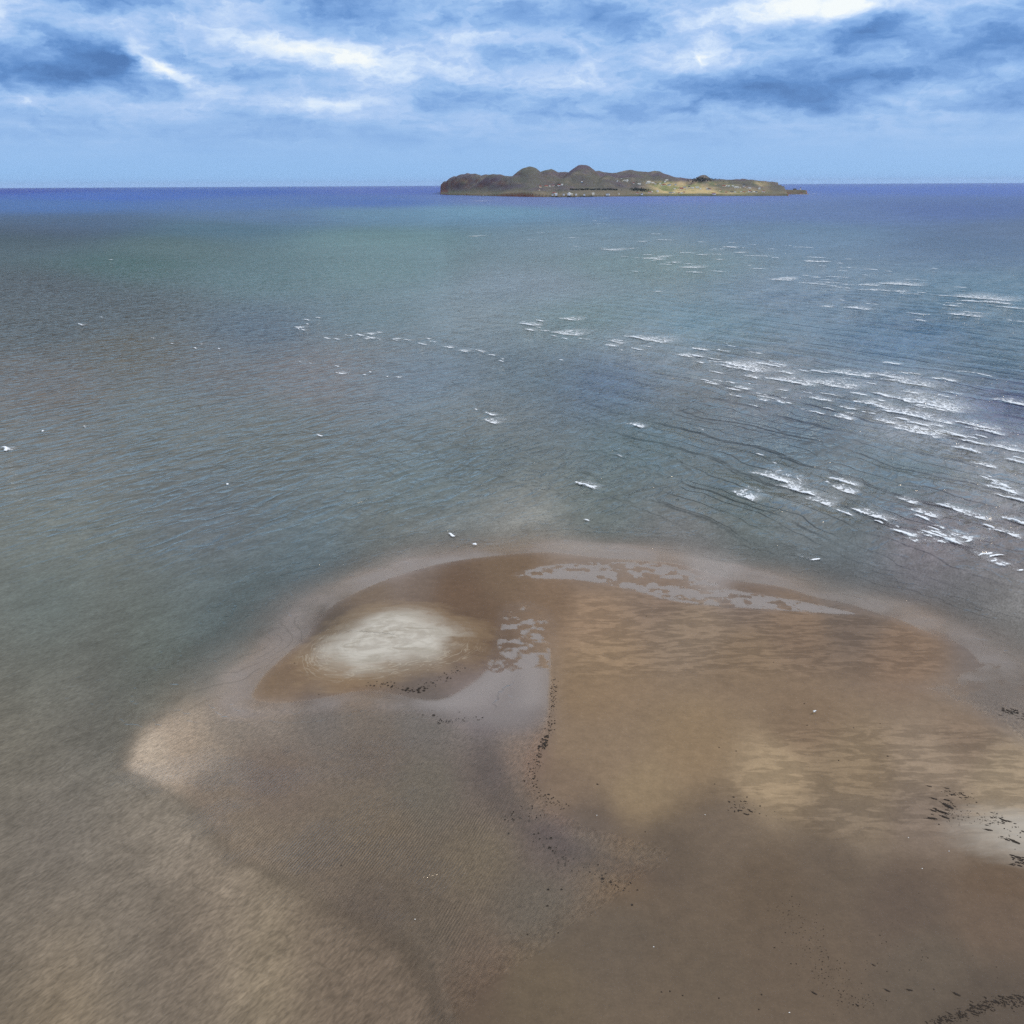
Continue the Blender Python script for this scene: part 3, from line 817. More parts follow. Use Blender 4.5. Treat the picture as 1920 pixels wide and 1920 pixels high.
alpha = N.m('MAXIMUM', alpha, N.m('MULTIPLY', sheen_film, N.ramp(depth, 0.0, 0.012, 0.0, 1.0)))
N.put(df.inputs['Color'], N.mix(N.ramp(sheen_film, 0.0, 0.3), sc_.outputs[0], N.mix(N.attr('sheen_light'), lin4(136, 127, 124), lin4(154, 145, 141))))
thin = N.m('MAXIMUM', N.ramp(depth, 0.0, 0.05), N.m('MULTIPLY', N.ramp(sheen_film, 0.02, 0.3), N.ramp(depth, 0.0, 0.004)))
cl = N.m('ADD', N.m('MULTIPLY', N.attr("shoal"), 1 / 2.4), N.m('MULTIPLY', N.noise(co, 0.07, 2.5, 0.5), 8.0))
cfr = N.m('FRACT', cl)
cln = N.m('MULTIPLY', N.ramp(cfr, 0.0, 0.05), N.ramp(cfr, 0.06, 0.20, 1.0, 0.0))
cln = N.m('MULTIPLY', N.m('MULTIPLY', cln, N.attr("wavelet_shade")), N.ramp(N.noise(co, 0.3, 2.0, 0.5), 0.38, 0.52, 0.0, 1.0))
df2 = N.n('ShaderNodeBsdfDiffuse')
df2.inputs['Color'].default_value = lin4(66, 58, 48)  # dark wavelet lines: refraction shading painted on as colour
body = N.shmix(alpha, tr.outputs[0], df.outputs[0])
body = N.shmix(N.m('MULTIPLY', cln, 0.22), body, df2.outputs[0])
N.put(N.n('ShaderNodeOutputMaterial').inputs[0], N.shmix(N.m('MULTIPLY', N.m('MULTIPLY', N.m('MULTIPLY', fr.outputs[0], thin), N.m('SUBTRACT', 1.0, N.n('ShaderNodeNewGeometry').outputs['Backfacing'])), N.m('MULTIPLY_ADD', N.attr('offing'), -0.60, 0.85)), body, gl.outputs[0]))
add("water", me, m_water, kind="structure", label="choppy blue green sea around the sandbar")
# ------------------------------------------------------------------ island


def hdir(u):
    """ground bearing (unit vector) of photo column u at the horizon"""
    u = np.asarray(u, float)
    v = 346.9 - 0.00506 * (u - 960) - 4
    x, y = (u - 960) / F, (960 - v) / F
    x, y = x * CR + y * SR, -x * SR + y * CR
    fy = CP + y * SP
    l = np.hypot(x, fy)
    return x / l, fy / l


def seen_z(u, v, d):
    """height of a thing at distance d that shows at photo pixel (u, v)"""
    x, y = (u - 960) / F, (960 - v) / F
    x, y = x * CR + y * SR, -x * SR + y * CR
    return H + d * (-SP + y * CP) / np.hypot(x, CP + y * SP)


SHORE_V = np.array([(815, 364.2), (825, 364.6), (840, 365.6), (900, 367.0), (960, 368.5), (1000, 369.3), (1050, 369.6),
                    (1100, 369.0), (1180, 368.2), (1300, 367.7), (1400, 367.5), (1478, 367.2), (1530, 367.2)])
RIDGE_W = np.array([(815, 352), (824, 348.5), (826.5, 345), (832, 341.5), (840, 337.3), (850, 332), (862, 328.2), (876, 326), (885, 325.5),
                    (905, 327.6), (920, 328.6), (935, 327.2), (950, 328), (965, 331), (985, 338), (1010, 350)])
RIDGE_E = np.array([(960, 345), (1000, 333), (1030, 326), (1050, 323.5), (1075, 321.5), (1110, 321), (1122, 321.5), (1145, 321), (1165, 318.6),
                    (1185, 318.2), (1200, 320), (1215, 322), (1226, 321.6), (1236, 321.6), (1247, 327), (1265, 332), (1285, 335.2),
                    (1300, 336), (1345, 337), (1360, 336), (1390, 335.6), (1410, 337), (1430, 339), (1448, 341), (1459, 343.6),
                    (1463, 347), (1467, 356), (1475, 364), (1530, 366)])
HILLS = [(986, 316.2, 640, 34, 300), (1027, 316.6, 1000, 30, 280), (1093, 310.6, 820, 33, 310), (1231, 319.8, 1180, 5, 120),
         (1318, 330.2, 700, 21, 240), (1180, 318, 1000, 40, 260), (940, 329, 420, 26, 160), (1390, 335.8, 760, 40, 240),
         (1140, 331, 560, 26, 190), (1060, 334, 520, 20, 160), (1262, 340, 600, 30, 170)]


def shore_d(u):
    v = np.interp(u, SHORE_V[:, 0], SHORE_V[:, 1])
    x, y = ground(u, v)
    return np.hypot(x, y)


def island_height(u, d):
    u, d = np.broadcast_arrays(np.asarray(u, float), np.asarray(d, float))
    ds = shore_d(u)
    hx, hy = hdir(u)
    X, Y = hx * d, hy * d
    jag = 26 * fbm(X / 120, Y / 120, 31, 3)
    t = d - ds + jag * 0.7
    low = 7.5 * sstep(t, 0, 16) + 0.044 * np.clip(t, 0, 700) * (1 + 0.5 * fbm(X / 260, Y / 260, 33, 3))
    low = low * (1 - sstep(t, 1900, 2300)) - 4 * (1 - sstep(t, -20, 4))
    h = low
    for R, t0, s in ((RIDGE_W, 430, 270), (RIDGE_E, 1050, 380)):
        zr = seen_z(u, np.interp(u, R[:, 0], R[:, 1]), ds + t0)
        zr = np.maximum(zr, 0)
        prof = np.exp(-np.abs((t - t0) / s) ** 2.2)
        if R is RIDGE_W:
            prof = np.where(t > t0, prof, np.maximum(prof, 0))
        h = np.maximum(h, zr * prof)
    for (hu, hv, t0, su, sd_) in HILLS:
        zt = seen_z(hu, hv, shore_d(hu) + t0)
        q = np.sqrt(((u - hu) / su) ** 2 + ((t - t0) / sd_) ** 2 + 0.02) - 0.14
        hh = zt * np.exp(-0.62 * q ** 1.7)
        h = np.where(hh > h - 8, np.maximum(h, hh) + 2.0 * np.exp(-np.abs(hh - h) / 4), h)
    rug = fbm(X / 190, Y / 260, 35, 5, 0.55)
    rid = np.abs(fbm(X / 210, Y / 210, 41, 3))
    h = h + np.clip(h, 0, 60) / 60 * (20.0 * rug - 26.0 * rid + 6.0)
    west = sstep(u, 824.6, 826.6)                       # the sheer western cliff
    east = 1 - sstep(u + 0.02 * (t - 100), 1477, 1480)
    h = np.where(t > -10, h, -4) * west * east - 4 * (1 - west * east)
    # low headland with the lighthouse, farther off
    dh = np.hypot(*ground(1497, 364.6))
    th = d - dh + 20 * fbm(X / 70, Y / 70, 37, 2)
    ph = seen_z(1497, 357.4, dh + 60) * sstep(th, 0, 30) * (1 - sstep(th, 260, 330)) * sstep(u, 1466, 1474) * (1 - sstep(u, 1513.6, 1516))
    ph = ph * (1 - 0.10 * sstep(u, 1502, 1515)) + (2.2 * sstep(u, 1516, 1515) + 2.5) * sstep(th, 0, 20) * (1 - sstep(th, 60, 90)) * sstep(u, 1470, 1474) * (1 - sstep(u, 1518, 1520))
    return np.where(ph > 0.4, np.maximum(h, ph), h)


iu = np.concatenate([np.arange(820, 832, 0.4), np.arange(832, 1470, 1.0), np.arange(1470, 1524, 0.5)])
idd = np.concatenate([np.arange(4000, 5400, 14.0), np.arange(5400, 6300, 16.0), np.arange(6300, 8700, 40.0)])
IU, ID = np.meshgrid(iu, idd)
IZ = island_height(IU, ID)
hx, hy = hdir(IU)
IX, IY = hx * ID, hy * ID
keep = (IZ.ravel() > -3.0)
me, sel = grid_mesh("island", IX.ravel(), IY.ravel(), IZ.ravel(), IU.shape, keep)
_, iv = chart(IX, IY, IZ)
sunlit_field = (sstep(IU, 1195, 1230) * (1 - sstep(IU, 1400, 1460)) * sstep(iv, 337, 343) * (1 - sstep(iv, 361, 367)))  # sunlit patch over the grass fields, painted into the ground colour
sunlit_field = sunlit_field * np.clip(0.55 + 1.4 * fbm(IX / 140, IY / 400, 51, 3), 0, 1)
sunlit_field = sunlit_field + 0.8 * np.exp(-((IU - 868) / 9) ** 2 - ((iv - 340) / 4) ** 2)
put_attr(me, "sunlit_field", np.clip(sunlit_field, 0, 1).ravel()[sel])
put_attr(me, "scarp", (sstep(IU, 1380, 1440) + 0.35).ravel()[sel])
m_isl, N = material("island_ground")
co = N.n('ShaderNodeTexCoord').outputs['Object']
geo = N.n('ShaderNodeNewGeometry')
sp_ = N.n('ShaderNodeSeparateXYZ')
N.put(sp_.inputs[0], geo.outputs['Normal'])
sp2 = N.n('ShaderNodeSeparateXYZ')
N.put(sp2.inputs[0], co)
q1 = N.noise(N.mapping(co, scale=(1 / 220.0, 1 / 420.0, 1 / 60.0)), 1.0, 6.0, 0.62, 0.4)
q2 = N.noise(N.mapping(co, (7, 3, 1), scale=(1 / 90.0, 1 / 260.0, 1 / 40.0)), 1.0, 5.0, 0.65)
c1 = N.mix(N.ramp(q1, 0.36, 0.62), lin4(92, 80, 88), lin4(94, 91, 80))
c1 = N.mix(N.ramp(q2, 0.52, 0.70, 0, 0.65), c1, lin4(134, 120, 104))
c1 = N.mix(N.ramp(q2, 0.44, 0.28, 0, 0.7), c1, lin4(50, 52, 58))
low_ = N.ramp(sp2.outputs[2], 45.0, 12.0, 0.0, 0.55)
c1 = N.mix(low_, c1, N.mix(N.ramp(q1, 0.4, 0.6), lin4(98, 104, 70), lin4(128, 112, 88)))
fd = N.mix(N.ramp(q2, 0.38, 0.58), lin4(122, 128, 78), lin4(196, 172, 122))
c1 = N.mix(N.m('MULTIPLY', N.attr("sunlit_field"), 0.85), c1, fd)
steep = N.ramp(sp_.outputs[2], 0.80, 0.55, 0.0, 1.0)
lowz = N.ramp(sp2.outputs[2], 34.0, 14.0, 0.0, 1.0)
rock = N.mix(N.ramp(q2, 0.4, 0.6), lin4(66, 44, 44), lin4(96, 58, 48))
redrock = N.mix(N.ramp(q2, 0.35, 0.6), lin4(150, 72, 52), lin4(178, 112, 84))
c1 = N.mix(N.m('MULTIPLY', steep, 0.85), c1, rock)
c1 = N.mix(N.m('MULTIPLY', N.m('MULTIPLY', steep, lowz), N.m('MULTIPLY', N.attr("scarp"), 0.75), clamp=True), c1, redrock)
bs = N.n('ShaderNodeBsdfPrincipled')
N.put(bs.inputs['Base Color'], c1)
bs.inputs['Roughness'].default_value = 0.95
bs.inputs['Specular IOR Level'].default_value = 0.1
N.put(N.n('ShaderNodeOutputMaterial').inputs[0], bs.outputs[0])
add("island", me, m_isl, kind="structure", label="long hilly green brown island with red cliffs on the horizon")


def place_on_island(u, v):
    """nearest point of the island that shows at photo pixel (u, v)"""
    d = np.arange(4150, 6600, 4.0)
    z = island_height(np.full(d.shape, float(u)), d)
    hx_, hy_ = hdir(u)
    _, vv = chart(hx_ * d, hy_ * d, z)
    ok = np.where((z > 2.0) & (vv <= v))[0]
    if len(ok) == 0:
        ok = [int(np.argmin(np.where(z > 2, vv, 999)))]
    i = ok[0]
    return float(hx_ * d[i]), float(hy_ * d[i]), float(z[i])


def simple_mat(name, rgb, rough=0.8, spec=0.2, var=0.12, scale=1.0):
    m, N = material(name)
    co = N.n('ShaderNodeTexCoord').outputs['Object']
    q = N.noise(co, scale, 4.0, 0.6)
    c = N.n('ShaderNodeVectorMath', operation='SCALE')
    c.inputs[0].default_value = lin4(*rgb)[:3]
    N.put(c.inputs['Scale'], N.ramp(q, 0.25, 0.75, 1 - var, 1 + var, False))
    bs = N.n('ShaderNodeBsdfPrincipled')
    N.put(bs.inputs['Base Color'], c.outputs[0])
    bs.inputs['Roughness'].default_value = rough
    bs.inputs['Specular IOR Level'].default_value = spec
    N.put(N.n('ShaderNodeOutputMaterial').inputs[0], bs.outputs[0])
    return m


def bm_mesh(name, fn):
    bm = bmesh.new()
    fn(bm)
    bmesh.ops.recalc_face_normals(bm, faces=bm.faces)
    me = bpy.data.meshes.new(name)
    bm.to_mesh(me)
    bm.free()
    return me


def prism(bm, pts, z0, z1, top=None):
    """extrude an outline; top = outline of the upper face when it tapers"""
    top = top or pts
    a = [bm.verts.new((x, y, z0)) for x, y in pts]
    b = [bm.verts.new((x, y, z1)) for x, y in top]
    n = len(pts)
    for i in range(n):
        bm.faces.new((a[i], a[(i + 1) % n], b[(i + 1) % n], b[i]))
    bm.faces.new(a[::-1])
    bm.faces.new(b)


def box(bm, x0, x1, y0, y1, z0, z1):
    prism(bm, [(x0, y0), (x1, y0), (x1, y1), (x0, y1)], z0, z1)


def lathe(bm, prof, n=16, cx=0, cy=0):
    rings = []
    for r, z in prof:
        rings.append([bm.verts.new((cx + r * math.cos(2 * math.pi * i / n), cy + r * math.sin(2 * math.pi * i / n), z)) for i in range(n)])
    for a, b in zip(rings[:-1], rings[1:]):
        for i in range(n):
            bm.faces.new((a[i], a[(i + 1) % n], b[(i + 1) % n], b[i]))
    bm.faces.new(rings[0][::-1])
    bm.faces.new(rings[-1])


# ------------------------------------------------------------------ houses on the island
def gable_walls(bm, L, Wd, hw, hr):
    x, y = L / 2, Wd / 2
    v = [bm.verts.new(p) for p in ((-x, -y, -3), (x, -y, -3), (x, y, -3), (-x, y, -3), (-x, -y, hw), (x, -y, hw), (x, y, hw), (-x, y, hw),
                                   (-x, 0, hw + hr), (x, 0, hw + hr))]
    for f in ((0, 1, 5, 4), (2, 3, 7, 6), (1, 2, 6, 9, 5), (3, 0, 4, 8, 7), (3, 2, 1, 0)):
        bm.faces.new([v[i] for i in f])


def gable_roof(bm, L, Wd, hw, hr, th=0.35, ov=0.6):
    x = L / 2 + ov
    y = Wd / 2 + ov
    e = hw - hr * ov / (Wd / 2)
    sec = [(-y, e + 0.02), (0, hw + hr + 0.02), (y, e + 0.02), (y, e + th), (0, hw + hr + th + 0.05), (-y, e + th)]
    a = [bm.verts.new((-x, p, q)) for p, q in sec]
    b = [bm.verts.new((x, p, q)) for p, q in sec]
    n = len(sec)
    for i in range(n):
        bm.faces.new((a[i], a[(i + 1) % n], b[(i + 1) % n], b[i]))
    bm.faces.new(a[::-1])
    bm.faces.new(b)


WALLS = {'white': simple_mat("white_boards", (236, 234, 228), var=0.05), 'cream': simple_mat("cream_boards", (236, 220, 186), var=0.05),
         'blue': simple_mat("blue_boards", (120, 150, 176), var=0.05), 'dark': simple_mat("dark_boards", (66, 58, 54), var=0.08)}
ROOFS = {'grey': simple_mat("grey_shingles", (128, 128, 130)), 'pale': simple_mat("pale_shingles", (196, 194, 188)),
         'dark': simple_mat("dark_shingles", (62, 60, 64)), 'red': simple_mat("red_shingles", (140, 66, 54))}
HOUSE_SIZES = {'small': (9, 7, 3.6, 2.6), 'long': (17, 8, 3.8, 3.0), 'tall': (11, 9, 6.0, 3.6), 'big': (20, 12, 6.0, 5.0)}
_house = {}


def house(kind, wall, roof, loc, rz, label, group):
    key = (kind, wall)
    if key not in _house:
        s = HOUSE_SIZES[kind]
        _house[key] = bm_mesh("house_walls", lambda bm: gable_walls(bm, *s))
        _house[key].materials.append(WALLS[wall])
    kr = (kind, roof, 'roof')
    if kr not in _house:
        s = HOUSE_SIZES[kind]
        _house[kr] = bm_mesh("house_roof", lambda bm: gable_roof(bm, *s))
        _house[kr].materials.append(ROOFS[roof])
    o = bpy.data.objects.new("house", _house[key])
    COL.objects.link(o)
    o.location = loc
    o.rotation_euler = (0, 0, rz)
    o["label"], o["category"], o["group"] = label, "house", group
    r = bpy.data.objects.new("roof", _house[kr])
    COL.objects.link(r)
    r.parent = o
    return o


ORD = ["leftmost", "second from left", "third from left", "fourth from left", "fifth from left", "sixth from left", "seventh from left",
       "eighth from left", "ninth from left", "tenth from left", "eleventh from left", "twelfth from left", "thirteenth from left",
       "fourteenth from left", "fifteenth from left", "sixteenth from left", "seventeenth from left", "eighteenth from left",
       "nineteenth from left", "twentieth from left"] + [t + " from left" for t in ("twenty-first", "twenty-second", "twenty-third", "twenty-fourth",
       "twenty-fifth", "twenty-sixth", "twenty-seventh", "twenty-eighth", "twenty-ninth", "thirtieth")]

VILLAGE = {
    "in the row left of the tallest hill": [(1011, 357, 's'), (1013, 352, 't'), (1024, 350.3, 'l'), (1030.5, 350.2, 's'), (1038, 349.2, 'l'), (1049, 348.2, 'l'), (1054, 347.6, 's')],
    "beside the wharves on the shore": [(1036.5, 367, 's'), (1039.5, 363.2, 'l'), (1043, 367.6, 't'), (1057, 366.5, 's'), (1067.5, 367.4, 'b'), (1072, 365.4, 's'), (1080.6, 366, 's'), (1096, 367.2, 'l'), (1112.7, 366.2, 't'), (1140, 366.8, 'l'), (1161, 365.2, 's')],
    "high on the slope right of the tallest hill": [(1091, 342.4, 's'), (1157, 340, 'l'), (1165, 335.6, 's'), (1168, 340, 's'), (1171.5, 339.6, 's'), (1176, 340.2, 't')],
    "in the sunlit upper hamlet": [(1188, 345, 's'), (1198.6, 346, 'l'), (1212, 344.6, 's'), (1216, 343.6, 'b'), (1224, 344.2, 'l'), (1229, 345.6, 'l'), (1238, 345.6, 's'), (1240.5, 348.4, 's'), (1245, 348, 'l'), (1247, 342, 's'), (1250, 339.4, 'l'), (1253, 348.2, 's'), (1256.5, 348.4, 't'), (1267, 347.6, 's')],
    "along the low shore below the sunlit fields": [(1195.6, 363.6, 's'), (1204.5, 364.6, 's'), (1219, 362, 'l'), (1223, 361, 's'), (1234, 360, 't'), (1259, 363, 'l'), (1265, 362.4, 's'), (1274, 363.4, 's'), (1279, 363, 's'), (1283.7, 361.8, 's'), (1340, 364.2, 'l')],
    "in the middle village by the green fields": [(1266, 355.6, 's'), (1278, 356, 'b'), (1284, 352.6, 'l'), (1288.6, 354.4, 's'), (1292, 353, 't'), (1296.5, 353, 's'), (1300, 353.6, 's'), (1308, 352.6, 'l'), (1314, 355.4, 's'), (1326, 354.6, 's'), (1329, 356, 'l'), (1332.5, 356.2, 's')],
    "on the upper road at the eastern end": [(1351, 358, 'l'), (1358, 350, 'l'), (1362, 349.6, 's'), (1367, 350, 's'), (1375, 349.6, 's'), (1380.7, 352.4, 'l'), (1385, 352.6, 's'), (1389, 353, 's'), (1395.5, 350, 't'), (1397.5, 353, 's'), (1402.5, 354.4, 's'), (1406.5, 354, 'l'), (1425, 354.8, 'b')],
    "above the red cliff at the eastern end": [(1363, 362, 's'), (1372.8, 361.4, 'l'), (1379.7, 361.8, 's'), (1391.6, 361.2, 's'), (1395.6, 361.4, 's'), (1400.5, 361.8, 's'), (1406.4, 360.4, 't'), (1410.5, 361.4, 's'), (1415.4, 361.4, 'l'), (1419.4, 361, 's'), (1433, 360.4, 'l')],
}
KN = {'s': 'small', 'l': 'long', 't': 'tall', 'b': 'big'}
hr_ = random.Random(11)
for where, hs in VILLAGE.items():
    grp = "houses " + where
    for i, (hu, hv, hk) in enumerate(sorted(hs)):
        wall = hr_.choice(['white', 'white', 'white', 'cream'])
        if hu == 1091:
            wall = 'blue'
        if 'sunlit' in where or 'eastern' in where:
            wall = hr_.choice(['white', 'cream', 'white'])
        roof = hr_.choice(['pale', 'pale', 'grey', 'dark', 'red'])
        p = place_on_island(hu, hv)
        kind = KN[hk]
        house(kind, wall, roof, p, hr_.uniform(-0.5, 0.5) + (0 if hr_.random() < .7 else 1.57),
              "%s %s house, %s %s" % (kind, wall, ORD[i], where), grp)
# a dark cabin on the headland
hx_, hy_ = hdir(1491.5)
dh = float(np.hypot(*ground(1497, 364.6))) + 80
house('long', 'dark', 'dark', (float(hx_ * dh), float(hy_ * dh), float(island_height(1491.5, dh)) + 0.5), 0.2,
      "dark low house on the headland left of the lighthouse", "houses on the headland")

# ------------------------------------------------------------------ lighthouse on the headland
hx_, hy_ = hdir(1502.2)
dh = float(np.hypot(*ground(1497, 364.6))) + 70
lh = bpy.data.objects.new("lighthouse", None)
COL.objects.link(lh)
lh.location = (float(hx_ * dh), float(hy_ * dh), float(island_height(1502.2, dh)) - 0.4)
lh["label"], lh["category"] = "white lighthouse with dark lantern on the low headland", "lighthouse"
m_iron = simple_mat("dark_red_iron", (92, 34, 32))
m_lamp = simple_mat("lantern_glass", (120, 132, 140), 0.1, 0.5)


def part(name, parent, mat, fn):
    o = bpy.data.objects.new(name, bm_mesh(name, fn))
    COL.objects.link(o)
    o.data.materials.append(mat)
    o.parent = parent
    return o


part("tower", lh, WALLS['white'], lambda bm: lathe(bm, [(4.2, -1), (3.9, 0.6), (3.0, 10.0), (3.3, 10.4)], 8))
part("gallery", lh, m_iron, lambda bm: lathe(bm, [(3.9, 10.42), (4.1, 10.8), (4.1, 11.6), (3.9, 11.6), (3.9, 10.9), (2.2, 10.9)], 8))
part("lantern", lh, m_lamp, lambda bm: lathe(bm, [(1.9, 10.95), (1.9, 13.2)], 8))
part("roof", lh, m_iron, lambda bm: lathe(bm, [(2.3, 13.22), (2.2, 13.6), (0.9, 14.9), (0.25, 15.2), (0.25, 16.0)], 8))

# ------------------------------------------------------------------ wharves and boats at the island's shore
m_stone = simple_mat("dark_breakwater_stone", (58, 54, 56), 0.9, 0.1, 0.3, 0.3)


def breakwater(bm, L, seed):
    r = random.Random(seed)
    n = 14
    rows = []
    for i in range(n + 1):
        x = -L / 2 + L * i / n
        hh = 2.6 + r.uniform(-.35, .35)
        w = 5.5 + r.uniform(-.6, .6)
        rows.append([bm.verts.new((x, y, z)) for y, z in ((-w, -1.5), (-w * .55, hh * .8), (-1.5, hh), (1.8, hh), (w * .6, hh * .75), (w, -1.5))])
    for a, b in zip(rows[:-1], rows[1:]):
        for k_ in range(5):
            bm.faces.new((a[k_], b[k_], b[k_ + 1], a[k_ + 1]))
    bm.faces.new(rows[0])
    bm.faces.new(rows[-1][::-1])


for (wu, wv, L, lab) in ((1048, 369.9, 34, "short dark stone breakwater at the left side of the island harbour"),
                         (1098, 369.3, 70, "long dark stone breakwater at the right side of the island harbour"),
                         (1070, 370.0, 42, "dark stone breakwater in front of the large white harbour house")):
    x, y = ground(wu, wv)
    o = bpy.data.objects.new("breakwater", bm_mesh("breakwater", lambda bm: breakwater(bm, L, int(wu))))
    COL.objects.link(o)
    o.data.materials.append(m_stone)
    o.location = (float(x), float(y), 0)
    o.rotation_euler = (0, 0, 0.08)
    o["label"], o["category"], o["group"] = lab, "breakwater", "breakwaters of the island harbour"


def boat(u, v, L, label, heading):
    x, y = ground(u, v)
    b = bpy.data.objects.new("fishing_boat", None)
    COL.objects.link(b)
    b.location = (float(x), float(y), 0)
    b.rotation_euler = (0, 0, heading)
    b["label"], b["category"] = label, "boat"
    w = L * 0.15

    def hull(bm):
        lo = [(-L * .48, -w * .8), (L * .2, -w * .8), (L * .42, 0), (L * .2, w * .8), (-L * .48, w * .8)]
        up = [(-L * .5, -w), (L * .25, -w), (L * .5, 0), (L * .25, w), (-L * .5, w)]
        prism(bm, lo, -0.6, L * 0.11, up)
    part("hull", b, WALLS['dark'], hull)
    c = part("cabin", b, WALLS['white'], lambda bm: prism(bm, [(-L * .05, -w * .7), (L * .22, -w * .6), (L * .22, w * .6), (-L * .05, w * .7)], L * .112, L * .29))
    part("roof", c, WALLS['white'], lambda bm: box(bm, -L * .09, L * .26, -w * .8, w * .8, L * .292, L * .32))
    part("mast", b, WALLS['dark'], lambda bm: lathe(bm, [(0.14, L * .112), (0.07, L * .55)], 6, -L * .15, 0))
    return b


boat(905.5, 367.9, 17, "small dark boat with white cabin anchored below the island's western cliffs", 0.15)

# ------------------------------------------------------------------ dark woods on the island
m_leaf = simple_mat("dark_spruce_needles", (36, 44, 40), 0.9, 0.1, 0.35, 0.2)
wr = random.Random(5)


def woods(name, us, label):
    bm = bmesh.new()
    for (u0, v0) in us:
        X0, Y0, Z0 = place_on_island(u0, v0)
        for _ in range(2):
            x = X0 + wr.uniform(-4, 4)
            y = Y0 + wr.uniform(-10, 10)
            hh = wr.uniform(4, 7.5)
            n = 7
            prev = None
            ph = wr.random() * 6
            for (rr_, zz) in ((0.5, 0.0), (0.34 * hh, 0.12 * hh), (0.22 * hh, 0.30 * hh), (0.27 * hh, 0.36 * hh), (0.13 * hh, 0.68 * hh), (0.02, hh)):
                ring = [bm.verts.new((x + rr_ * wr.uniform(.7, 1.25) * math.cos(ph + 6.2832 * i / n), y + rr_ * wr.uniform(.7, 1.25) * math.sin(ph + 6.2832 * i / n),
                                      Z0 - 1 + zz)) for i in range(n)]
                if prev:
                    for i in range(n):
                        bm.faces.new((prev[i], prev[(i + 1) % n], ring[(i + 1) % n], ring[i]))
                prev = ring
    me_ = bpy.data.meshes.new(name)
    bm.to_mesh(me_)
    bm.free()
    o = add(name, me_, m_leaf, kind="stuff", label=label)
    return o


woods("woodland", [(wr.uniform(1069, 1158), 355.6 + wr.uniform(-1.0, 1.0) + 0.004 * wr.random()) for _ in range(150)],
      "long dark strip of conifers across the slope behind the harbour")
woods("woodland", [(1198 + wr.gauss(0, 9), 356.4 + wr.gauss(0, 1.4)) for _ in range(120)], "dark conifer wood left of the sunlit fields")
woods("woodland", [(1316 + wr.gauss(0, 14), 337.5 + wr.gauss(0, 2.0)) for _ in range(130)], "dark trees on the round knoll above the sunlit fields")

# ------------------------------------------------------------------ breaking waves
m_foam, N = material("sea_foam")
co = N.n('ShaderNodeTexCoord').outputs['Object']
ff = N.attr("foam")
l1 = N.noise(N.mapping(co, rot=(0, 0, 0), scale=(1.0, 0.6, 1)), 1.5, 3.0, 0.6, 0.5)
l2 = N.noise(co, 0.5, 2.0, 0.5)
lace = N.m('ADD', N.m('MULTIPLY', l1, 0.8), N.m('MULTIPLY', l2, 0.2))
thr = N.m('MULTIPLY_ADD', ff, -0.55, 0.78)
al = N.ramp(N.m('SUBTRACT', lace, thr), -0.03, 0.05, 0.0, 1.0)
al = N.m('MULTIPLY', al, N.ramp(ff, 0.05, 0.8, 0.40, 1.0))
al = N.m('MAXIMUM', al, N.m('MULTIPLY', N.ramp(ff, 0.12, 0.6), N.ramp(l2, 0.3, 0.65, 0.06, 0.26)))
fdif = N.n('ShaderNodeBsdfDiffuse')
fdif.inputs['Color'].default_value = (0.86, 0.88, 0.90, 1)
ftr = N.n('ShaderNodeBsdfTransparent')
N.put(N.n('ShaderNodeOutputMaterial').inputs[0], N.shmix(al, ftr.outputs[0], fdif.outputs[0]))

